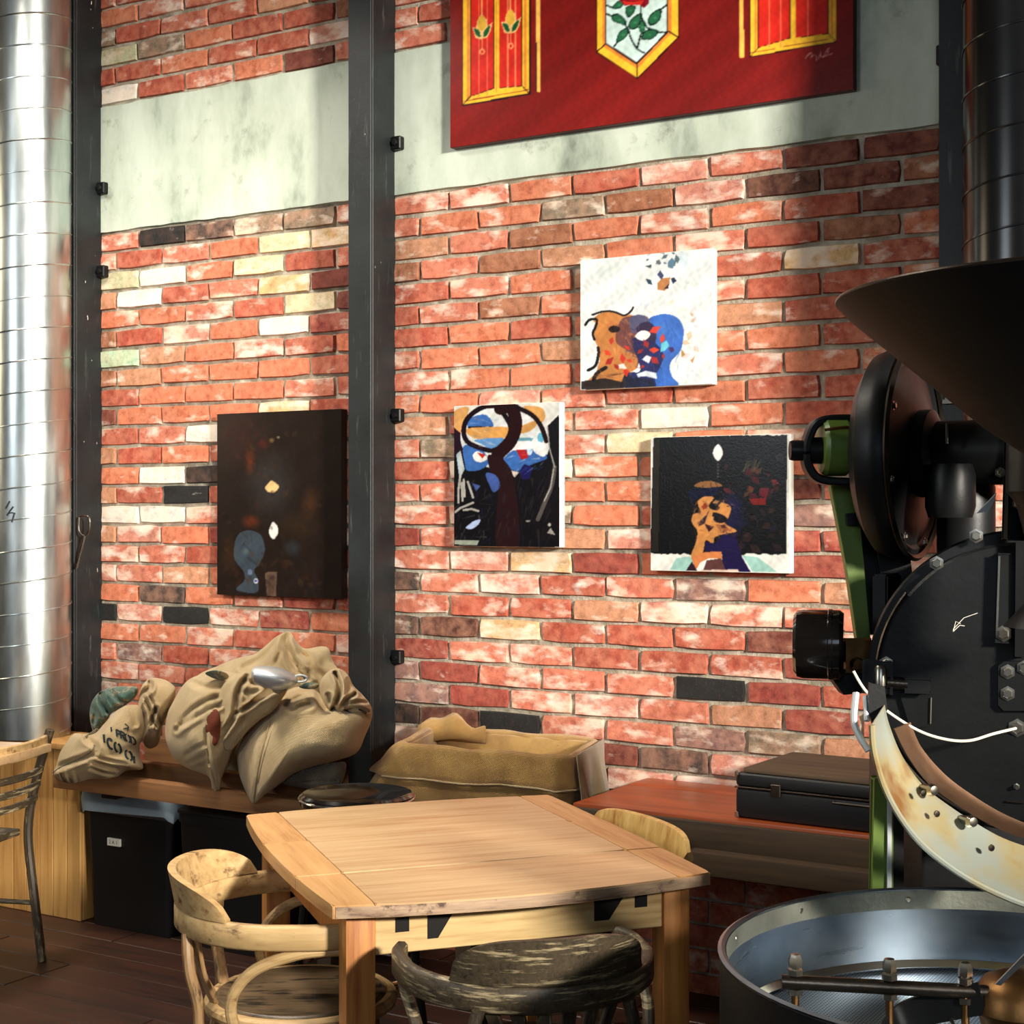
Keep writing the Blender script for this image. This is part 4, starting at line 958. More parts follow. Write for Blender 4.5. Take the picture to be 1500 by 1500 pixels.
for sy in (-1, 1):
    b = MB(); yy = sy * (HD - .03 - .02); b.box(-ax, ax, yy - .011, yy + .011, .628, zt - .001, .002, 1); ap = b.build('apron', 'apron', t)
    if sy < 0:
        yo = yy - .0113
        for p in ([(-.285, .672), (-.285, .702), (-.255, .702), (-.255, .672)], [(.262, .676), (.262, .704), (.292, .704), (.292, .676)],
                  [(-.215, .652), (-.215, .716), (-.150, .716), (-.192, .652)], [(.165, .655), (.165, .716), (.245, .716), (.200, .655)]):
            b = MB(); b.prism([(x, yo - .001, z) for x, z in p], (0, .004, 0)); b.build('slot_shade_patch', 'darkfill', ap)  # raised dark patches: shade of the runner recesses put in as colour
        for x in (-.155, .24):
            b = MB(); b.lathe([(0, .002), (.003, .002), (.003, 0)], (x, yo - .001, .707), (0, -1, 0), 8); b.build('screw', 'bolt', ap)
for sx in (-1, 1):
    b = MB(); xx = sx * (HW - .035 - .02); b.box(xx - .011, xx + .011, -ay, ay, .628, zt - .001, .002, 1); b.build('apron', 'leg', t)
b = MB(); b.box(-ax, ax, -.03, .03, .66, zt - .002, .003, 1); b.build('draw_runner', 'apron', t)

# ------------------------------------------------------------------ bentwood chairs
def armchair(name, label, loc, rz, m_rail, m_up, m_seat, crest=75, front=.2, slats=2, rad=.26, rail_z=.652, crest_h=.10):
    t = thing(name, loc, label, 'chair', rz=rz)
    b = MB(); path = [(front, -rad * .94, rail_z), (front * .6, -rad, rail_z)]
    for i in range(17): a = R(-90 - 180 * i / 16); path.append((rad * math.cos(a), rad * math.sin(a), rail_z))
    path += [(front * .6, rad, rail_z), (front, rad * .94, rail_z)]
    path = [tuple(p) for p in spline(path, 3)]
    b.tube(path, 0, flat=(.026, .054), up=(0, 0, 1)); b.build('arm_rail', m_rail, t, ang=50)
    # crest: a taller leaning band round the back with rounded ends
    b = MB(); n = 36; rings = []
    for i in range(n + 1):
        k = -1 + 2 * i / n; a = PI + R(crest) * k; h = crest_h * (max(0, 1 - abs(k) ** 3.2)) ** .55 + .004
        z0 = rail_z + .0272
        prof = []
        for q in range(7):
            f = q / 6; prof.append((rad + .012 + .020 * f * h / crest_h - .006 * f, z0 + h * f))
        prof += [(rad - .006 + .018 * h / crest_h - .004, z0 + h * .985)] + [(rad - .010 + .018 * f * h / crest_h, z0 + h * f) for f in (.8, .5, .25, 0)]
        rings.append([(r * math.cos(a), r * math.sin(a), z) for r, z in prof])
    b.loft(rings); b.build('crest', m_rail, t, ang=50)
    b = MB(); b.lathe([(0, .004), (.14, .003), (.185, .008), (.192, .004), (.198, -.008), (.190, -.022), (0, -.022)], (.01, 0, .455), (0, 0, 1), 40); b.build('seat', m_seat, t)
    b = MB(); b.tube([(.01 + .203 * math.cos(a), .203 * math.sin(a), .444) for a in [2 * PI * i / 40 for i in range(41)]], .0165, 10, False); b.build('seat_ring', m_rail, t)
    for s in (-1, 1):
        b = MB(); b.tube(spline([(-.27, s * .20, 0), (-.225, s * .165, .25), (-.195, s * .15, .44), (-.215, s * .16, .56), (-.222, s * .145, rail_z - .02)], 6), [.013] * 25, 10); b.build('leg', m_up, t)
        b = MB(); b.tube(spline([(.20, s * .19, 0), (.175, s * .165, .25), (.15, s * .15, .43)], 6), .0165, 10); b.build('leg', m_up, t)
        hoop = [(front * .85, s * rad * .95, rail_z - .03), (front * .2, s * rad * .98, rail_z - .036), (-.07, s * rad * .96, rail_z - .075), (-.115, s * rad * .9, .50), (-.075, s * .235, .41), (.04, s * .222, .375), (.14, s * .20, .37)]
        b = MB(); b.tube(spline(hoop, 7), .0125, 10); b.build('arm_hoop', m_rail, t)
    b = MB(); b.tube([(.0 + .15 * math.cos(a), .15 * math.sin(a), .23) for a in [2 * PI * i / 36 for i in range(37)]], .010, 8, False); b.build('stretcher_ring', m_up, t)
    for i in range(slats):
        k = (i - (slats - 1) / 2) / max(1, slats - 1) * 2
        a1 = PI + R(crest * .62) * k; a0 = PI + R(crest * .34) * k
        p0 = (.185 * math.cos(a0), .185 * math.sin(a0), .45); p1 = ((rad - .004) * math.cos(a1), (rad - .004) * math.sin(a1), rail_z - .02)
        pm = tuple((u + v) / 2 + (.012 * math.cos(a1) if j == 0 else 0) for j, (u, v) in enumerate(zip(p0, p1)))
        b = MB(); b.tube(spline([p0, pm, p1], 6), 0, flat=(.010, .028), up=(-math.sin(a1), math.cos(a1), 0)); b.build('back_slat', m_up, t)
    return t
def cw(X, Z, z=0): q = CAM + camvec(X, Z); return Vector((q.x, q.y, z))
armchair('bentwood_armchair', 'worn pale bentwood armchair left of the table, with a cracked dark seat', cw(-.490, 3.50), TH + R(2), 'chairlight', 'chairlight_z', 'seat', crest=62, front=.135, slats=3, crest_h=.072)
armchair('bentwood_armchair', 'dark paint-worn bentwood armchair tucked under the near side of the table', cw(.025, 3.075), TH + PI / 2 + R(14), 'chairdark', 'chairdark_z', 'seat', crest=48, front=.105, slats=6, rad=.245, crest_h=.085)

# golden chair at the right of the table: curved ribbed crest on two uprights
d = camvec(-.42, -.206); rz = math.atan2(d.y, d.x)
t = thing('side_chair', cw(.323, 3.92) + d.normalized() * .2, 'golden ribbed-back side chair at the right edge of the table', 'chair', rz=rz)
b = MB(); n = 24; rings = []
for i in range(n + 1):
    k = -1 + 2 * i / n; x = -.2 - .045 * (1 - k * k); y = .235 * k; h = .036 * (1 - abs(k) ** 6) ** .5 + .012
    rings.append([(x + .012, y, .715 - h), (x + .016, y, .715), (x + .006, y, .715 + h), (x - .006, y, .718 + h), (x - .014, y, .715), (x - .010, y, .715 - h)])
b.loft(rings); b.build('crest', 'chairgold', t)
for s in (-1, 1):
    b = MB(); b.tube(spline([(-.25, s * .19, 0), (-.20, s * .185, .25), (-.19, s * .18, .45), (-.225, s * .19, .69)], 6), .015, 10); b.build('leg', 'chairdark_z', t)
    b = MB(); b.tube([(.17, s * .17, 0), (.155, s * .155, .43)], .016, 10); b.build('leg', 'chairdark_z', t)
b = MB(); b.lathe([(0, .004), (.15, .0), (.19, .004), (.2, -.008), (.19, -.022), (0, -.022)], (0, 0, .452), (0, 0, 1), 36); b.build('seat', 'chairdark', t)
b = MB(); b.tube(spline([(-.19, -.18, .47), (-.215, -.1, .62), (-.225, 0, .66), (-.215, .1, .62), (-.19, .18, .47)], 7), .011, 8); b.build('back_hoop', 'chairdark', t)

# dark lacquered stool behind the table
q = cw(-.45, 4.47)
t = thing('round_stool', q, 'round glossy black stool with thin steel rim behind the table', 'stool')
b = MB(); b.lathe([(0, .722), (.12, .724), (.158, .735), (.168, .728), (.165, .705), (.14, .698), (0, .698)], (0, 0, 0), (0, 0, 1), 48); b.build('seat', 'stool_top', t)
b = MB(); b.tube([(.168 * math.cos(a), .168 * math.sin(a), .72) for a in [2 * PI * i / 48 for i in range(49)]], .004, 8, False); b.build('steel_rim', 'chrome', t)
for i in range(4):
    a = PI / 4 + i * PI / 2
    b = MB(); b.tube([(.2 * math.cos(a), .2 * math.sin(a), 0), (.12 * math.cos(a), .12 * math.sin(a), .697)], .013, 10); b.build('leg', 'blackmetal', t)
b = MB(); b.tube([(.18 * math.cos(a), .18 * math.sin(a), .22) for a in [2 * PI * i / 36 for i in range(37)]], .007, 8, False); b.build('foot_ring', 'chrome', t)

# ------------------------------------------------------------------ table and slat-back chair at the far left
k0 = onz(76, 1089, .76); trz = TH - R(14.5)
t = thing('side_table', (k0.x, k0.y, 0), 'pale wooden table cut off by the left edge', 'table', rz=trz)
b = MB(); b.box(-.7, 0, -.7, 0, .732, .76, .005, 2); b.build('tabletop', 'table', t)
b = MB(); b.lathe([(0, .731), (.12, .731), (.12, .72), (.04, .70), (.035, .06), (.2, .03), (.22, .0), (0, 0)], (-.47, -.36, 0), (0, 0, 1), 32); b.build('pedestal', 'blackmetal', t)
f0 = onz(62, 1408, 0); fx = Vector((math.cos(trz), math.sin(trz), 0)); fy = Vector((-fx.y, fx.x, 0))
t = thing('slat_back_chair', f0 - fx * .16 - fy * .19, 'dark worn chair with curved horizontal back slats beside the left-edge table', 'chair', rz=trz + PI)
sx_ = lambda z: {0: -.16, .25: -.125, .45: -.105, .62: -.135, .80: -.19}[z]
for s in (-1, 1):
    b = MB(); b.tube(spline([(sx_(z), s * .19, z) for z in (0, .25, .45, .62, .80)], 6), 0, flat=(.026, .030), up=(0, 1, 0)); b.build('leg', 'chairdark_z', t)
    b = MB(); b.tube([(.24, s * .18, 0), (.21, s * .165, .43)], .016, 8); b.build('leg', 'chairdark_z', t)
b = MB(); b.box(-.09, .22, -.17, .17, .435, .46, .01, 3); b.build('seat', 'chairdark', t)
for z, h in ((.755, .058), (.665, .024), (.615, .024), (.565, .024)):
    b = MB(); xz = -.11 - (z - .45) * .22
    b.tube([(xz - .035 * (1 - k * k), .19 * k, z) for k in [-1 + i / 8 for i in range(17)]], 0, flat=(.014, h), up=(0, 0, 1)); b.build('back_slat', 'chairlight' if h > .03 else 'chairdark', t)
for s in (-1, 1):
    b = MB(); b.tube([(-.13, s * .19, .2), (.22, s * .17, .2)], .009, 8); b.build('stretcher', 'chairdark', t)

# ------------------------------------------------------------------ sacks
def bulge(name, mat, parent, outline, ctr, Zc, front, back, gx=-.0016, gy=0., crop=None, creases=(), mottle=.004, seed=0, nr=26, na=150, pw=.75, off=None, greens=None):
    """soft cloth volume: outline given as seen from the room, real depth Zc and thickness; creases = [(points, width px, depth m)]"""
    ox, oy, k = crop or (0, 0, 1)
    T = lambda p: (ox + p[0] / k, oy + p[1] / k)
    P = np.array(spline([T(p) for p in outline], 10, True)); c = np.array(T(ctr))
    # resample by arc length
    seg = np.r_[0, np.cumsum(np.hypot(*np.diff(np.r_[P, P[:1]], axis=0).T))]
    Q = np.r_[P, P[:1]]; u = np.linspace(0, seg[-1], na, endpoint=False)
    Bx = np.interp(u, seg, Q[:, 0]); By = np.interp(u, seg, Q[:, 1])
    rg = np.random.RandomState(seed + 3)
    cr = []
    for pts, w, dep in creases:
        pp = np.array(spline([T(p) for p in pts], 22)); cr.append((pp, w / k, dep))
    ph = rg.uniform(0, 6.3, 12)
    def disp(x, y):
        d = mottle * (math.sin(x / 9 + ph[0] + 2 * math.sin(y / 23 + ph[1])) + math.sin(y / 11 + ph[2] + 2 * math.sin(x / 19 + ph[3])) + .5 * math.sin((x + y) / 5 + ph[4]) + .5 * math.sin((x - y) / 6 + ph[5]))
        for pp, w, dep in cr:
            dd = np.min(np.hypot(pp[:, 0] - x, pp[:, 1] - y)); q = dd / w
            if q < 4: d += dep * (math.exp(-q * q) - .45 * math.exp(-(q - 1.7) ** 2 * 1.4))
        return d
    b = MB(); rows = []
    def pt(i, r, side, T_):
        x = c[0] + (Bx[i] - c[0]) * r; y = c[1] + (By[i] - c[1]) * r
        Z = Zc + gx * (x - c[0]) + gy * (y - c[1])
        h = (max(0, 1 - r ** 2.6)) ** pw
        if side > 0: Z = Z - T_ * h + (disp(x, y) * min(1, h * 3) if T_ else 0)
        else: Z = Z + T_ * h
        return W(x, y, Z)
    rs = [math.sin(PI / 2 * (j / nr)) for j in range(1, nr + 1)]
    fc = b.b.verts.new(pt(0, 0, 1, front)); bc = b.b.verts.new(pt(0, 0, -1, back))
    fr = [[b.b.verts.new(pt(i, r, 1, front)) for i in range(na)] for r in rs]
    rb = [[b.b.verts.new(pt(i, r, -1, back)) for i in range(na)] for r in rs[:-1:3]]
    for i in range(na):
        j = (i + 1) % na
        b.face((fc, fr[0][i], fr[0][j]))
        for a in range(len(fr) - 1): b.face((fr[a][i], fr[a + 1][i], fr[a + 1][j], fr[a][j]))
        seq = rb + [fr[-1]]
        b.face((bc, seq[0][j], seq[0][i]))
        for a in range(len(seq) - 1): b.face((seq[a][j], seq[a + 1][j], seq[a + 1][i], seq[a][i]))
    o = b.build(name, mat, parent, True, ang=180)
    return o
def bvh(o):
    me = o.data; m = wloc(o); return BVHTree.FromPolygons([m @ v.co for v in me.vertices], [tuple(p.vertices) for p in me.polygons])
def on(tree, px, py, lift=.002, default=5.4):
    h = tree.ray_cast(CAM, ray(px, py).normalized())
    if h[0] is None: return W(px, py, default)
    return h[0] + h[1].normalized() * lift if h[1].dot(ray(px, py)) < 0 else h[0] - h[1].normalized() * lift
def seam(name, mat, parent, tree, pts, crop, r=.003, n=6, lift=.001):
    ox, oy, k = crop
    b = MB(); b.tube([on(tree, ox + p[0] / k, oy + p[1] / k, lift) for p in spline(pts, n)], r, 6); return b.build(name, mat, parent, True)
def stencil(parent, tree, strokes, w, crop, mat='inkblue'):
    """strokes printed on cloth: flat ribbons that follow the surface"""
    ox, oy, k = crop; b = MB()
    for st in strokes:
        P = [np.array(p, float) for p in spline(st, 4)]; rings = []
        for i in range(len(P)):
            d = P[min(i + 1, len(P) - 1)] - P[max(i - 1, 0)]; d /= (np.hypot(*d) + 1e-9); nrm = np.array([-d[1], d[0]]) * w / 2
            A, B = P[i] + nrm, P[i] - nrm
            rings.append([on(tree, ox + A[0] / k, oy + A[1] / k, .0025), on(tree, ox + B[0] / k, oy + B[1] / k, .0025)])
        b.loft(rings, False, False)
    return b.build('stencilled_lettering', mat, parent, True, smooth=False)

# left sack, slumped over the end of the bench, with stencilled letters
c1 = (70, 960, 7.5)
t = thing('coffee_sack', W(165, 1150, 5.55), 'slumped burlap sack with black stencilled letters, leftmost on the bench', 'sack', 'burlap coffee sacks on the bench')
bd = bulge('sack_body', 'burlap', t, [(45, 1310), (90, 1220), (130, 1080), (200, 960), (290, 860), (400, 860), (520, 850), (620, 750), (700, 660), (800, 580), (900, 545), (1010, 560), (1050, 700), (1060, 880), (1000, 1010), (1020, 1130), (1040, 1250), (860, 1270), (700, 1370), (480, 1380), (280, 1420), (140, 1400), (70, 1360)],
   (560, 1120), 5.62, .15, .16, crop=c1, gy=-.0003, seed=1, mottle=.0022, creases=[([(430, 920), (520, 1000), (500, 1080), (300, 1160), (100, 1230)], 34, .03), ([(480, 1170), (640, 1220), (760, 1250)], 22, .018), ([(470, 1240), (600, 1290), (720, 1310)], 18, .016), ([(500, 1110), (700, 1160), (860, 1190)], 18, .012), ([(130, 1250), (160, 1340), (200, 1400)], 14, .014), ([(190, 1230), (220, 1320), (260, 1400)], 14, .012), ([(280, 1210), (310, 1300), (330, 1390)], 16, .01), ([(900, 560), (940, 680), (960, 760)], 26, .026), ([(840, 600), (880, 700)], 16, .012)])
tb = bvh(bd)
seam('seam', 'burlap_grey', t, tb, [(60, 1290), (160, 1220), (320, 1150), (470, 1060), (510, 990)], c1)
def letters(items):
    out = []
    for ch, x, y, s in items:
        for st in ch: out.append([(x + (u * .95 + v * .1) * s, y + (v * 1.0 + u * .55) * s) for u, v in st])
    return out
LP = [[(0, 0), (0, 1)], [(.05, 0), (.5, .05), (.55, .3), (.1, .5)]]
LR = LP + [[(.25, .5), (.6, 1)]]
LO = [[(.22, 0), (0, .25), (0, .75), (.22, 1)], [(.4, 0), (.62, .25), (.62, .75), (.4, 1)]]
LD = [[(0, 0), (0, 1)], [(.2, 0), (.58, .25), (.58, .75), (.2, 1)]]
LC = [[(.55, .1), (.3, 0), (.04, .25), (.04, .75), (.3, 1), (.55, .9)]]
LI = [[(0, 0), (0, 1)]]
stencil(t, tb, letters([(LI, 700, 790, 50), (LP, 755, 815, 80), (LR, 800, 830, 80), (LO, 850, 855, 80), (LD, 910, 885, 78)]), 17, c1)
stencil(t, tb, letters([(LI, 620, 870, 90), (LC, 655, 900, 105), (LO, 735, 945, 105), (LO, 850, 1030, 105), (LI, 940, 1110, 80)]), 24, c1)
stencil(t, tb, [[(850, 755), (890, 790), (830, 810)], [(890, 790), (870, 830)]], 12, c1)
cg = bulge('green_rolled_mouth', 'burlap_green', t, [(460, 640), (480, 520), (560, 410), (700, 350), (850, 338), (985, 350), (970, 450), (850, 550), (700, 640), (640, 740), (520, 850), (475, 770)], (690, 540), 5.78, .10, .10, crop=c1, seed=2, mottle=.005, creases=[([(580, 420), (590, 520), (650, 620)], 30, .05), ([(700, 400), (760, 480), (840, 520)], 26, .022), ([(480, 560), (520, 640), (500, 740)], 22, .02)])
cf = bulge('rolled_collar', 'burlap', t, [(1000, 500), (1010, 400), (1060, 300), (1160, 250), (1290, 270), (1380, 330), (1405, 400), (1360, 560), (1300, 690), (1255, 785), (1235, 900), (1200, 990), (1110, 1025), (1050, 960), (1060, 850), (1030, 720), (985, 610)], (1180, 600), 5.62, .13, .12, crop=c1, seed=5, mottle=.003,
   creases=[([(1110, 280), (1120, 350), (1040, 420), (960, 540)], 30, .06), ([(1060, 470), (1130, 620), (1140, 760)], 22, .04), ([(1190, 580), (1160, 700), (1190, 780)], 20, .045), ([(1100, 420), (1190, 620), (1250, 760)], 22, .02)])
b = MB(); b.tube([on(tb, 70 + x / 7.5, 960 + y / 7.5, .004) for x, y in ((430, 905), (500, 860), (560, 820))], .006, 6); b.build('loose_tie', 'burlap_grey', t, True)

# rear sack, a peaked fold against the wall
c4 = (340, 900, 6.0)
t = thing('coffee_sack', W(430, 1140, 5.75), 'rearmost burlap sack with a peaked top against the brick wall', 'sack', 'burlap coffee sacks on the bench')
bulge('sack_body', 'burlap', t, [(-330, 560), (-120, 450), (60, 380), (190, 350), (300, 270), (380, 200), (470, 155), (520, 165), (560, 230), (640, 300), (780, 280), (850, 300), (880, 400), (930, 480), (980, 560), (1000, 700), (1010, 900), (960, 1200), (600, 1380), (0, 1380), (-380, 1200), (-420, 800)], (330, 800), 5.66, .14, .13, crop=c4, seed=8, mottle=.003,
   creases=[([(480, 170), (470, 260), (540, 420), (640, 560)], 36, .07), ([(600, 330), (680, 380), (720, 480), (820, 560)], 34, .03), ([(380, 220), (300, 360), (100, 470)], 30, .02), ([(430, 200), (420, 330), (380, 420)], 18, .014)])
bulge('inner_fold', 'burlap_dark', t, [(600, 330), (690, 345), (800, 330), (830, 420), (860, 520), (760, 540), (690, 450)], (740, 430), 5.53, .03, .05, crop=c4, seed=4, nr=8, na=40)

# middle sack with an open torn side
c2 = (240, 910, 5.357)
t = thing('coffee_sack', W(310, 1150, 5.35), 'open burlap sack with a torn side showing red-brown lining, second from left', 'sack', 'burlap coffee sacks on the bench')
bd = bulge('sack_body', 'burlap', t, [(8, 860), (30, 720), (80, 620), (130, 530), (200, 455), (300, 415), (420, 385), (520, 400), (640, 430), (740, 560), (740, 700), (680, 830), (560, 1000), (510, 1130), (450, 1240), (440, 1320), (405, 1345), (380, 1320), (350, 1220), (200, 1160), (90, 1090), (30, 980)], (330, 800), 5.40, .22, .18, crop=c2, gy=-.0006, seed=11, mottle=.0025,
   creases=[([(130, 800), (250, 680), (420, 590)], 24, .03), ([(100, 850), (260, 740), (360, 680), (440, 660)], 20, .028), ([(210, 470), (320, 520), (460, 520)], 24, .032), ([(340, 830), (330, 950), (370, 1120), (400, 1290)], 12, .008), ([(170, 1050), (280, 980), (330, 960)], 16, .009), ([(200, 1110), (300, 1060), (350, 1040)], 14, .009), ([(250, 1160), (320, 1120), (360, 1100)], 12, .008)])
tb = bvh(bd)
seam('seam', 'burlap', t, tb, [(315, 830), (320, 930), (345, 1070), (380, 1220), (405, 1330)], c2, .0045)
bulge('tear_lining', 'redbrown', t, [(322, 830), (345, 735), (415, 690), (445, 790), (430, 930), (390, 980), (345, 900)], (385, 840), 5.172, .016, .03, crop=c2, seed=4, nr=8, na=50)
bulge('green_print', 'burlap_green', t, [(325, 410), (390, 385), (470, 395), (510, 430), (480, 462), (400, 452)], (420, 424), 5.26, .014, .03, crop=c2, seed=4, nr=8, na=50, gy=.004)
bulge('hanging_flap', 'burlap', t, [(435, 570), (500, 460), (600, 405), (680, 400), (800, 470), (810, 520), (720, 580), (700, 640), (860, 560), (960, 520), (960, 560), (860, 700), (760, 770), (660, 860), (570, 970), (520, 1008), (440, 985), (415, 920), (430, 760)], (600, 690), 5.16, .06, .12, crop=c2, seed=13, mottle=.002,
   creases=[([(650, 430), (580, 560), (560, 720), (470, 880)], 22, .035), ([(560, 770), (480, 880), (450, 930)], 12, .02), ([(640, 470), (740, 490), (800, 530)], 22, .028), ([(580, 720), (680, 660), (760, 600), (900, 540)], 18, .03), ([(600, 560), (680, 560), (740, 540)], 18, .016)])

# right sack, the fullest, rolled shut
c3 = (340, 960, 6.522)
t = thing('coffee_sack', W(440, 1150, 5.15), 'plump burlap sack with a stitched seam and twisted mouth next to the post', 'sack', 'burlap coffee sacks on the bench')
bd = bulge('sack_body', 'burlap', t, [(45, 1000), (65, 880), (150, 710), (290, 560), (420, 420), (560, 320), (700, 300), (830, 360), (960, 500), (1100, 480), (1260, 500), (1330, 520), (1330, 620), (1270, 770), (1190, 930), (1000, 1005), (800, 1055), (600, 1125), (430, 1250), (300, 1340), (225, 1412), (175, 1390), (85, 1190)], (620, 780), 5.16, .24, .19, crop=c3, gy=-.0008, seed=21, mottle=.0014,
   creases=[([(520, 470), (600, 510), (650, 490), (740, 470)], 30, .035), ([(640, 400), (560, 440), (520, 480)], 24, .03), ([(820, 380), (850, 470), (900, 520)], 24, .03), ([(420, 440), (360, 620), (270, 1000), (215, 1380)], 20, .012)])
tb = bvh(bd)
seam('seam', 'burlap', t, tb, [(440, 430), (375, 620), (320, 800), (270, 1000), (235, 1200), (205, 1390)], c3, .0045)
seam('seam', 'burlap', t, tb, [(470, 450), (410, 630), (345, 830), (290, 1020), (250, 1220)], c3, .002)
cl = bulge('twisted_mouth', 'burlap', t, [(835, 330), (855, 230), (920, 155), (1000, 120), (1100, 175), (1160, 290), (1240, 370), (1325, 480), (1335, 590), (1270, 670), (1150, 620), (1010, 560), (940, 545), (880, 470)], (1060, 400), 5.06, .13, .13, crop=c3, seed=23, mottle=.003,
   creases=[([(985, 170), (1020, 260), (1025, 370), (970, 520)], 22, .07), ([(920, 380), (940, 450), (965, 520)], 20, .03), ([(1000, 530), (1080, 440), (1170, 370)], 20, .04), ([(1080, 480), (1180, 440), (1290, 450)], 16, .022), ([(1080, 520), (1190, 500), (1300, 530)], 14, .018), ([(1100, 230), (1130, 320), (1110, 380)], 16, .014)])
tl = bvh(cl)
stencil(t, tl, [[(1070, 510), (1140, 550)], [(1160, 570), (1210, 585)], [(1130, 590), (1150, 610)], [(1180, 600), (1205, 640)], [(1210, 520), (1280, 550)], [(1240, 600), (1235, 640)], [(1280, 620), (1265, 665)]], 13, c3)
bulge('green_print', 'burlap_green', t, [(640, 300), (700, 262), (780, 258), (830, 280), (800, 318), (700, 322)], (740, 290), 4.99, .02, .05, crop=c3, seed=4, nr=8, na=50)
bulge('green_print', 'burlap_green', t, [(380, 330), (440, 290), (540, 290), (520, 330), (440, 370)], (460, 325), 4.99, .02, .05, crop=c3, seed=4, nr=8, na=50)

# folded grey sack under it, on the rails
c5 = (340, 960, 6.522)
t = thing('folded_sack', W(450, 1160, 5.2), 'folded coarse grey-brown sack lying under the plump sack', 'sack')
bulge('folded_cloth', 'burlap_grey', t, [(480, 1220), (590, 1120), (760, 1060), (1000, 1020), (1090, 1040), (1040, 1230), (900, 1290), (650, 1265)], (760, 1170), 5.14, .07, .09, crop=c5, seed=31, mottle=.002, creases=[([(520, 1240), (700, 1210), (1000, 1200)], 14, .01)])

# scoop on top of the sacks
t = thing('scoop', W(410, 1000, 4.98), 'shiny aluminium scoop lying on top of the sacks', 'scoop')
b = MB(); rings = []
for k, r1, r2 in ((0, .002, .002), (.03, .026, .018), (.10, .044, .030), (.3, .054, .038), (.5, .056, .040), (.7, .050, .036), (.86, .038, .026), (.95, .022, .016), (1, .004, .004)):
    p = W(368 + 68 * k, 985 + 11 * k, 4.985); u = camvec(0, 1).normalized()
    rings.append([p + u * (r1 * math.cos(a)) + Vector((0, 0, 1)) * (r2 * math.sin(a) * (.75 if math.sin(a) > 0 else 1.1)) for a in [2 * PI * i / 28 for i in range(28)]])
b.loft(rings); b.build('bowl', 'alu', t, True)
b = MB(); b.tube(spline([W(428, 994, 4.985), W(438, 989, 4.985), (W(449, 992, 4.985)), W(446, 998, 4.985), W(432, 999, 4.985)], 6), .0042, 8); b.build('handle', 'alu', t, True)

# burlap-lined crate on the wall side of the table
zr = .795
FLc, FRc, BLc, BRc = [onz(px, py, zr) for px, py in ((583, 1090), (833, 1110), (633, 1064), (882, 1082))]
BLc.y = min(BLc.y, -.03); BRc.y = min(BRc.y, -.03)
t = thing('burlap_crate', ((FLc + BRc) / 2).xy.to_3d() + Vector((0, 0, .54)), 'open crate wrapped in golden-brown burlap on the bench behind the table', 'crate')
def rq(d, z, fl=0, n=10, wob=0, seed=0):
    """rounded quadrilateral at height z grown outward by d; fl pushes the left side out"""
    rg = random.Random(seed)
    c = (FLc + FRc + BLc + BRc) / 4; P = []
    cs = [FLc, FRc, BRc, BLc]
    for i in range(4):
        a, b_ = cs[i], cs[(i + 1) % 4]
        for k in range(n):
            f = .06 + .88 * k / (n - 1); p = a.lerp(b_, f); nr_ = Vector(((b_ - a).y, -(b_ - a).x, 0)).normalized()
            p = p + nr_ * d
            if fl and i in (3,): p = p + Vector((-fl, 0, 0))
            if fl and i == 0: p = p + Vector((-fl * (1 - f) ** 2, 0, 0))
            if fl and i == 2: p = p + Vector((-fl * f ** 2, 0, 0))
            P.append(Vector((p.x, min(p.y, -.012), z + (rg.uniform(-wob, wob) if wob else 0))))
    return P
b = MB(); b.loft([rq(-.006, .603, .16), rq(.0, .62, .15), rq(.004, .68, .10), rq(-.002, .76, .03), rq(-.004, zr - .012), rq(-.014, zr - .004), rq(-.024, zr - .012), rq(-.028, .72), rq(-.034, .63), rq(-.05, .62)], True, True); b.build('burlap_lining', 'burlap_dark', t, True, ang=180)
def rumple(bm, amp=.0035):
    for v in bm.verts:
        x, y, z = v.co; v.co += Vector((0, 0, 0)) + Vector((math.sin(z * 60 + x * 23), math.sin(x * 41 + z * 33 + 1.3 * math.sin(x * 17)), math.sin(x * 29 + y * 31) * .5)) * amp
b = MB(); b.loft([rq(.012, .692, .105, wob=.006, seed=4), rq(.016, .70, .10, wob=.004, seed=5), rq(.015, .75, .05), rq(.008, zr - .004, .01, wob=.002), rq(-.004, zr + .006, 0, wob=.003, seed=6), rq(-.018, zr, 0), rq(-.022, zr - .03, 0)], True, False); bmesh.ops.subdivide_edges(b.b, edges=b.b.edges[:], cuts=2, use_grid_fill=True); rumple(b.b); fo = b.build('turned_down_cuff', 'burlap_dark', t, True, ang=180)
P = rq(.017, .692, .105, wob=.006, seed=4)
b = MB(); b.tube(P[:21], .0035, 6); b.build('frayed_hem', 'burlap', t, True)
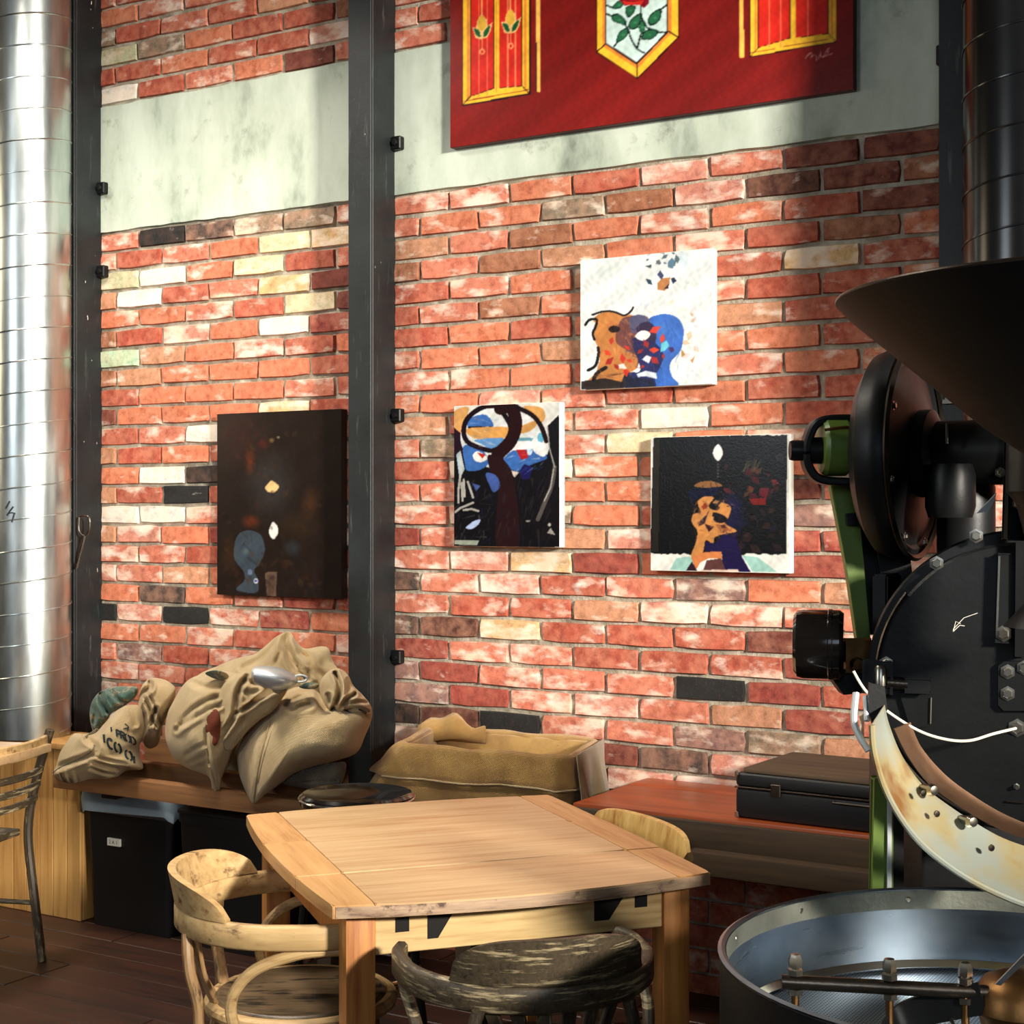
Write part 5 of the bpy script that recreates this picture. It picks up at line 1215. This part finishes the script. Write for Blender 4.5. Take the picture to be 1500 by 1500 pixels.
# the lifted fold at the back left corner and the loose drape at the right end
b = MB(); rings = []
for i in range(15):
    f = i / 14; p = BLc + Vector((-.03 + .26 * f, -.012, 0)); hgt = .012 + .040 * math.sin(PI * min(1, f * 1.1)) ** 1.5 + .010 * math.sin(f * 14)
    dp = .012 + .06 * (1 - f)
    rings.append([p + Vector((0, 0, -.05)), p + Vector((0, 0, hgt * .8)), p + Vector((0, -.008, hgt)), p + Vector((.004, -dp * .5, hgt * .75)), p + Vector((.008, -dp, -.004 - .05 * (1 - f))), p + Vector((.004, -dp * .6, -.03))])
b.loft(rings); b.build('folded_corner', 'burlap_dark', t, True, ang=180)
b = MB(); a = FRc + Vector((.012, .02, 0)); c_ = BRc + Vector((.02, -.02, 0)); rings = []
for i in range(17):
    f = i / 16; p = a.lerp(c_, f); L = .20 + .02 * math.sin(f * 7)
    out = [Vector((p.x + .008 + (.018 * math.sin(f * 11) + .012 * math.sin(f * 23)) * q + .028 * q, min(p.y, -.02), zr + .006 - q * L)) for q in [k / 9 for k in range(10)]]
    rings.append(out + [q + Vector((-.006, 0, 0)) for q in reversed(out)])
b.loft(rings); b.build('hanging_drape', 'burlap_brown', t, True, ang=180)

# ------------------------------------------------------------------ the coffee roaster
RC = onz(1479, 1404, .85)
t = thing('coffee_roaster', (RC.x, RC.y, 0), 'large black coffee roaster with hopper, drum and round steel cooling tray', 'roaster')
def cv(X, Z, z=0): return camvec(X, Z, z).normalized()
UP = Vector((0, 0, 1))
# cooling tray
tr_, rim_z = .446, .85
cx, cy = RC.x, RC.y
b = MB(); b.lathe([(tr_ - .004, rim_z - .15), (tr_ + .004, rim_z - .15), (tr_ + .004, rim_z - .004), (tr_ + .008, rim_z), (tr_ + .002, rim_z + .003), (tr_ - .004, rim_z), (tr_ - .004, rim_z - .15)], (cx, cy, 0), UP, 96)
pan = b.build('cooling_tray', 'tray', t, True)
b = MB(); b.lathe([(tr_ + .0048, rim_z - .152), (tr_ + .0052, rim_z - .008), (tr_ + .0048, rim_z - .006)], (cx, cy, 0), UP, 96); b.build('outer_skin', 'blackmetal', pan, True)
b = MB(); b.lathe([(tr_ - .0055, rim_z - .036), (tr_ - .0055, rim_z - .002)], (cx, cy, 0), UP, 96); b.build('rim_band', 'trayband', pan, True)
b = MB(); b.lathe([(.05, rim_z - .146), (tr_ - .006, rim_z - .146)], (cx, cy, 0), UP, 96); b.build('perforated_floor', 'perf', pan, True)
b = MB(); b.lathe([(tr_ - .012, rim_z - .142), (tr_ - .005, rim_z - .130)], (cx, cy, 0), UP, 96); b.build('floor_ring', 'chrome', pan, True)
for a in range(0, 360, 30):
    p = Vector((cx + (tr_ - .0045) * math.cos(R(a + 7)), cy + (tr_ - .0045) * math.sin(R(a + 7)), rim_z - .018)); nrm = Vector((-math.cos(R(a + 7)), -math.sin(R(a + 7)), 0))
    b = MB(); b.lathe([(0, .003), (.004, .0025), (.006, 0)], p, nrm, 10); b.build('rivet', 'bolt', pan, True)
b = MB(); b.lathe([(tr_ - .02, rim_z - .15), (.30, .55), (.26, .50), (.24, .02), (0, .02)], (cx, cy, 0), UP, 48); b.build('tray_pedestal', 'blackmetal', t, True)
# stirring gear: hub, bar with three bolted paddle rods, curved scraper
hub = Vector((cx, cy, 0)) + camvec(.02, .02)
b = MB(); b.lathe([(0, .825), (.025, .823), (.052, .812), (.068, .790), (.072, .765), (.060, .750), (.050, .705), (.050, .702)], (hub.x, hub.y, 0), UP, 36); b.build('stirrer_hub', 'brass', t, True)
bl = onz(1145, 1438, .80); br = onz(1470, 1455, .795)
b = MB(); b.tube([bl, br], .0115, 14); bar = b.build('stirrer_bar', 'rod', t, True)
for px, py, pz in ((1165, 1438, .80), (1303, 1445, .798), (1414, 1451, .797)):
    p = onz(px, py, pz)
    b = MB(); b.lathe([(0, -.094), (.0065, -.094), (.0065, .012)], p, UP, 10); b.build('paddle_rod', 'brass', bar, True)
    b = MB(); b.lathe([(.0065, .011), (.0125, .011), (.0125, .020), (.0065, .020), (.0065, .024), (.0115, .024), (.0115, .036), (.008, .044), (0, .046)], p, UP, 6); b.build('bolt', 'bolt', bar, True)
    b = MB(); b.lathe([(.0065, -.011), (.012, -.011), (.012, -.020), (.0065, -.020)], p, UP, 6); b.build('nut', 'bolt', bar, True)
b = MB(); path = spline([onz(1440, 1462, .79), onz(1360, 1478, .76), onz(1310, 1500, .735), onz(1285, 1535, .72)], 6)
b.tube(path, 0, flat=(.006, .05), up=(0, 0, 1)); b.build('curved_scraper', 'blackmetal', t, True)
b = MB(); b.tube(spline([onz(1395, 1462, .775), onz(1392, 1490, .75), onz(1415, 1530, .74)], 6), .003, 8); b.build('scraper_wire', 'bolt', t, True)
b = MB(); b.prism([W(x, y, 2.22) for x, y in ((1458, 1442), (1520, 1378), (1520, 1392), (1466, 1444))], cv(0, 1) * .003); b.build('chute_plate', 'tray', t, True)

# drum front plate, its rim, bolts and arrow mark
DC = W(1497, 1000, 2.74); DA = cv(-.31, -1)          # axis towards the room
b = MB(); b.lathe([(0, .0), (.245, .0), (.250, -.004), (.250, -.02), (.268, -.022), (.272, -.03), (.272, -.055), (0, -.055)], DC, DA, 72); pl = b.build('drum_front_plate', 'blackmetal', t, True)
b = MB(); b.lathe([(.2505, -.002), (.2535, .001), (.2565, -.002), (.2535, -.012)], DC, DA, 72, R(52), R(170), UP); b.build('plate_lip', 'rod', pl, True)
def pface(px, py, d=0):
    """point on the plate's face plane along the line of sight through (px, py)"""
    o = DC + DA * d; r = ray(px, py); return CAM + r * ((o - CAM).dot(DA) / r.dot(DA))
def bolt(parent, p, ax, r=.009, h=.008, mat='bolt', nm='bolt'):
    b = MB(); b.lathe([(r * 1.5, 0), (r * 1.5, h * .25), (r, h * .28), (r, h * .85), (r * .8, h), (0, h)], p, ax, 6); return b.build(nm, mat, parent, True, ang=30)
for px, py in ((1298, 972), (1372, 825), (1430, 785)): bolt(pl, pface(px, py), DA)
b = MB()
for s_ in ([(1432, 898), (1412, 905), (1396, 922)], [(1396, 925), (1400, 910), (1407, 914)], [(1396, 925), (1406, 916), (1413, 917)]): b.tube([pface(*q, .0008) for q in s_], .0008, 5)
b.build('painted_arrow', 'cord', pl, True)
# drum body behind and its dark cradle
b = MB(); b.lathe([(.24, -.056), (.262, -.06), (.262, -.46), (.24, -.48), (0, -.48)], DC, DA, 64); b.build('drum_body', 'blackmetal', t, True)
b = MB(); m0 = Matrix.Translation(DC) @ Matrix.Rotation(TH, 4, 'Z'); b.box(-.10, .60, .30, .75, -DC.z + .02, -.20, .01, 2, m0); b.build('base_cabinet', 'blackmetal', t, True)
# sliding handle with bolt on the plate
def bar2(a, b_, w, h, name, mat, parent, up=UP, bev=.002):
    m = MB(); m.beam(a, b_, w, h, bev, up); return m.build(name, mat, parent, True)
bar2(pface(1472, 812, .012), pface(1468, 940, .012), .020, .014, 'door_lever', 'blackmetal', pl, DA)
bar2(pface(1464, 815, .020), pface(1460, 932, .020), .0025, .0025, 'lever_edge', 'bolt', pl, DA, .0005)
bolt(pl, pface(1470, 928, .019), DA, .010, .008)
bar2(pface(1498, 745, .02), pface(1496, 960, .02), .018, .018, 'guide_bar', 'blackmetal', pl, DA)
# small cover with four bolts
b = MB(); b.prism([pface(x, y, .0) for x, y in ((1462, 975), (1470, 968), (1560, 968), (1560, 1040), (1470, 1040), (1462, 1032))], DA * .012); cvp = b.build('bearing_cover', 'blackmetal', pl, True)
for px, py in ((1476, 984), (1476, 1016), (1500, 978)): bolt(cvp, pface(px, py, .012), DA, .009, .008)
bolt(pl, pface(1490, 1066), DA, .011, .01, nm='cable_clamp')
bolt(pl, pface(1489, 1152), DA, .004, .012, nm='peg'); 
b = MB(); b.tube([pface(1474, 1174, .004), pface(1500, 1176, .004)], .002, 6); b.build('seam_rod', 'rod', pl, True)
# hinge block at the left of the plate
b = MB(); b.beam(pface(1268, 990, .01), pface(1305, 992, .01), .03, .05, .005); hg = b.build('hinge_block', 'blackmetal', t, True)
b = MB(); b.tube([pface(1300, 1000, .02), pface(1330, 1002, .02)], .012, 12); b.build('hinge_pin', 'rod', hg, True)
b = MB(); b.beam(pface(1328, 1003, .02), pface(1361, 1004, .02), .02, .022, .003); b.build('hinge_knuckle', 'blackmetal', hg, True)
b = MB(); b.prism([pface(x, y, .001) for x, y in ((1318, 1014), (1366, 1018), (1364, 1062), (1334, 1068))], DA * .008); b.build('hinge_strap', 'blackmetal', hg, True)
b = MB(); b.tube([pface(1364, 1022, .012), pface(1363, 1060, .012)], .0016, 6); b.build('strap_edge', 'bolt', hg, True)
b = MB(); b.lathe([(.006, 0), (.013, 0), (.013, .03), (.009, .036), (.006, .036)], pface(1290, 1004, .02), UP, 12); b.build('threaded_collar', 'bolt', hg, True)
# pale cable
b = MB(); b.tube(spline([W(1250, 983, 2.66), W(1268, 1012, 2.66), W(1300, 1042, 2.66), W(1345, 1070, 2.66), W(1385, 1083, 2.66), W(1420, 1085, 2.66), W(1455, 1075, 2.67), W(1488, 1067, 2.70)], 6), .0026, 8); b.build('cable', 'cord', t, True)

# cream skirt round the lower left of the drum
KC = W(1555, 985, 2.62)
def skirt(name, mat, pts_out, pts_in, Zo, Zi, th=.004):
    """curved sheet between an outer edge nearer the room and an inner edge nearer the drum"""
    n = 40; A = spline(pts_out, 10); B = spline(pts_in, 10); rings = []
    for i in range(n + 1):
        f = i / n; a = A[int(round(f * (len(A) - 1)))]; c_ = B[int(round(f * (len(B) - 1)))]
        row = []
        for k in range(6):
            g_ = k / 5; bulge_ = math.sin(PI * g_) * .010
            row.append(W(a[0] + (c_[0] - a[0]) * g_, a[1] + (c_[1] - a[1]) * g_, Zo + (Zi - Zo) * g_ + bulge_))
        back = [p + camvec(0, th) for p in reversed(row)]
        rings.append(row + back)
    b = MB(); b.loft(rings); return b.build(name, mat, t, True, ang=50)
so = [(1277, 1062), (1280, 1100), (1294, 1150), (1318, 1196), (1352, 1238), (1400, 1276), (1450, 1304), (1510, 1328), (1580, 1345)]
si = [(1296, 1032), (1303, 1062), (1322, 1108), (1352, 1150), (1390, 1180), (1430, 1206), (1470, 1228), (1520, 1245), (1580, 1258)]
sk = skirt('drum_skirt', 'cream', so, si, 2.50, 2.60)
b = MB(); b.tube([W(p[0], p[1], 2.497) for p in spline(so, 8)], .0055, 8); b.build('skirt_bead', 'cream', sk, True)
for px, py in ((1361, 1156), (1418, 1202)):
    p = W(px, py, 2.575); b = MB(); b.lathe([(0, .018), (.008, .016), (.011, .008), (.008, 0), (.006, -.02)], p, cv(.3, -.9), 12); b.build('knob', 'bolt', sk, True)
for px, py in ((1372, 1192), (1452, 1242), (1352, 1162)):
    p = W(px, py, 2.545); b = MB(); b.lathe([(0, .003), (.0055, .002), (.006, 0)], p, cv(.3, -.9), 10); b.build('rivet', 'rod', sk, True)
skirt('inner_skirt', 'scorched', [(1310, 1068), (1330, 1108), (1360, 1148), (1400, 1178), (1450, 1208), (1500, 1228), (1580, 1245)], [(1334, 1058), (1350, 1095), (1385, 1135), (1425, 1165), (1470, 1192), (1520, 1212), (1580, 1228)], 2.615, 2.66, .006)
b = MB(); b.tube(spline([W(1272, 1100, 2.58), W(1252, 1062, 2.60), W(1254, 1015, 2.62)], 6), .006, 8); b.build('bent_bracket', 'alu', t, True)
b = MB(); b.tube([W(1268, 1020, 2.62), W(1270, 1056, 2.60)], .005, 8); b.build('bracket_stub', 'alu', t, True)
b = MB(); b.prism([W(x, y, 2.60) for x, y in ((1274, 1000), (1296, 1006), (1300, 1040), (1280, 1066), (1272, 1040))], camvec(0, .01)); b.build('skirt_hinge', 'blackmetal', t, True)

# green leg and bright angle
LZ = 2.95
g0, g1 = W(1302, 1105, LZ), W(1286, 1105, LZ); z_ = g0.z
b = MB(); b.beam(W(1292, 1140, LZ), Vector((*W(1284, 1140, LZ).xy, .01)), .030, .03, .003, cv(0, -1), .05, .03); b.build('frame_leg', 'green', t, True)
b = MB(); b.beam(W(1303, 1148, LZ - .02), Vector((*W(1300, 1148, LZ - .02).xy, .01)), .006, .006, .001, cv(0, -1)); b.build('leg_edge', 'alu', t, True)
b = MB(); b.beam(W(1312, 1150, LZ + .02), Vector((*W(1312, 1150, LZ + .02).xy, .01)), .02, .03, .002, cv(0, -1)); b.build('frame_leg', 'blackmetal', t, True)

# hopper
HCn = CAM + camvec(.875, 2.2); HCn = Vector((HCn.x, HCn.y, 0))
b = MB(); b.lathe([(.392, 1.858), (.400, 1.862), (.404, 1.858), (.398, 1.852), (.385, 1.838), (.19, 1.672), (.10, 1.61), (.10, 1.52), (.094, 1.52), (.094, 1.61), (.184, 1.676), (.378, 1.842), (.392, 1.858)], HCn, UP, 96); hp = b.build('hopper', 'hopper', t, True)
b = MB(); b.tube([HCn + Vector((.401 * math.cos(a), .401 * math.sin(a), 1.860)) for a in [2 * PI * i / 96 for i in range(97)]], .0035, 8, False); b.build('hopper_rim', 'rod', hp, True)
# gate rod, valve column and glass below the hopper
b = MB(); b.tube([W(1445, 614, 2.35), W(1500, 607, 2.35), W(1560, 604, 2.35)], .006, 8); b.build('gate_rod', 'blackmetal', t, True)
b = MB(); b.lathe([(0, 0), (.07, 0), (.075, -.02), (.075, -.12), (.06, -.14), (.045, -.20), (.045, -.30), (.08, -.34), (0, -.34)], W(1545, 612, 2.5), UP, 32); b.build('feed_column', 'blackmetal', t, True)
bar2(W(1490, 640, 2.6), W(1486, 790, 2.6), .03, .03, 'column_strut', 'blackmetal', t, cv(0, -1))
for px, py in ((1466, 635), (1481, 642), (1465, 692), (1482, 680), (1490, 738), (1352, 1)):
    if py > 10: bolt(t, W(px, py, 2.58), cv(-.2, -1), .006, .008)
b = MB(); b.prism([W(x, y, 2.62) for x, y in ((1431, 752), (1460, 722), (1455, 738), (1448, 749))], camvec(0, .004)); b.build('sight_glass', 'alu', t, True)

# round fan housing, seen almost edge on, with its belt pulley and guard at the left
FC = W(1322, 665, 3.0); FA = cv(.86, -.50)
b = MB(); b.lathe([(0, -.062), (.12, -.062), (.165, -.056), (.196, -.036), (.206, -.010), (.206, .012), (.200, .022), (.186, .026), (.178, .020), (.11, .034), (.06, .040), (0, .040)], FC, FA, 72); fh = b.build('fan_housing', 'blackmetal', t, True)
b = MB(); b.lathe([(.203, .020), (.209, .026), (.203, .032), (.196, .026)], FC, FA, 72); b.build('housing_rim', 'rod', fh, True)
for i in range(8):
    a = i * PI / 4 + .3; u = FA.orthogonal().normalized(); v = FA.cross(u)
    bolt(fh, FC + FA * .028 + (u * math.cos(a) + v * math.sin(a)) * .180, FA, .006, .006)
b = MB(); b.lathe([(.085, .03), (.085, .06), (.062, .07), (.062, .22), (.075, .22), (.075, .25), (0, .25)], FC, FA, 40); b.build('fan_shaft_cover', 'blackmetal', t, True)
b = MB(); b.lathe([(.05, 0), (.055, .02), (.055, .18), (.05, .2)], W(1415, 700, 2.98), Vector((0, 0, -1)), 28); b.build('air_pipe', 'blackmetal', t, True)
b = MB(); b.lathe([(0, 0), (.040, .0), (.046, .02), (.046, .08), (.040, .1), (0, .1)], W(1392, 680, 2.88), Vector((0, 0, -1)), 24); b.build('end_bearing', 'blackmetal', t, True)
for px, y0, y1 in ((1387, 620, 650), (1413, 700, 745), (1418, 702, 745)):
    b = MB(); b.tube([W(px, y0, 2.86), W(px, y1, 2.86)], .0025, 8); b.build('tie_rod', 'bolt', t, True)
bolt(t, W(1391, 592, 2.86), UP, .012, .03, nm='grease_cap')
# belt pulley, guard loop and shaft
SZ = 2.97; XA = cv(1, 0)
b = MB(); b.lathe([(.012, -.028), (.050, -.028), (.056, -.020), (.056, .018), (.050, .026), (.012, .026)], W(1224, 655, SZ), XA, 36); b.build('green_pulley', 'green', t, True)
b = MB(); b.lathe([(0, .03), (.054, .03), (.056, .04), (.056, .09), (0, .09)], W(1224, 655, SZ), XA, 36); b.build('pulley_flange', 'blackmetal', t, True)
b = MB(); b.tube([W(1172, 660, SZ), W(1300, 660, SZ)], .014, 14); b.build('shaft', 'blackmetal', t, True)
b = MB(); b.lathe([(0, 0), (.018, .0), (.020, .006), (.020, .030), (.012, .034), (.026, .036), (.026, .06), (.03, .064), (.03, .07), (0, .07)], W(1157, 660, SZ), XA, 24); b.build('shaft_nut', 'blackmetal', t, True)
lp = [(1300, 616), (1225, 614), (1196, 620), (1184, 640), (1180, 662), (1184, 686), (1200, 702), (1240, 706), (1300, 706)]
b = MB(); b.tube([W(p[0], p[1], SZ) for p in spline(lp, 6)], 0, flat=(.045, .016), up=cv(0, -1).cross(XA)); b.build('belt_guard', 'blackmetal', t, True)
b = MB(); b.tube(spline([W(1268, 632, SZ - .05), W(1240, 626, SZ - .055), W(1208, 630, SZ - .05)], 5), .003, 8); b.build('grease_pipe', 'brass', t, True)
# green lever arm and dark strut below it
def taper(pts, Z, th, name, mat):
    b = MB(); b.prism([W(x, y, Z) for x, y in pts], camvec(0, th))
    bmesh.ops.bevel(b.b, geom=b.b.edges[:], offset=.002, segments=2, affect='EDGES'); return b.build(name, mat, t, True)
taper([(1216, 706), (1256, 700), (1262, 790), (1276, 940), (1270, 968), (1256, 940), (1242, 840)], 3.02, .03, 'belt_arm', 'green')
taper([(1252, 715), (1272, 715), (1286, 850), (1284, 930), (1272, 930), (1266, 830)], 3.06, .03, 'belt_arm', 'blackmetal')
taper([(1240, 752), (1272, 750), (1272, 768), (1242, 770)], 3.0, .02, 'arm_clip', 'blackmetal')
b = MB(); b.beam(W(1290, 840, 3.04), W(1330, 835, 3.04), .03, .10, .004); b.build('frame_bracket', 'blackmetal', t, True)
b = MB(); b.beam(W(1300, 930, 3.0), W(1300, 840, 3.0), .10, .03, .004); b.build('frame_column', 'blackmetal', t, True)
# black gas-valve drum with its fitting
MC = W(1163, 943, 2.95)
b = MB(); b.lathe([(0, 0), (.055, .0), (.063, .006), (.066, .018), (.066, .064), (.0675, .066), (.0675, .072), (.066, .074), (.066, .086), (.060, .094), (0, .094)], MC, cv(1, -.24), 48); mt_ = b.build('blower_motor', 'stool_top', t, True)
b = MB(); b.beam(W(1238, 960, 2.97), W(1278, 960, 2.97), .05, .055, .004); b.build('brass_fitting', 'brass', t, True)
b = MB(); b.lathe([(0, 0), (.012, 0), (.014, .01), (.010, .02), (0, .02)], W(1254, 972, 2.93), cv(0, -1), 10); b.build('fitting_nut', 'brass', t, True)
b = MB(); b.prism([W(x, y, 2.97) for x, y in ((1212, 985), (1236, 980), (1262, 984), (1284, 992), (1280, 1014), (1236, 1018), (1226, 1004))], camvec(0, .05)); b.build('motor_bracket', 'blackmetal', t, True)
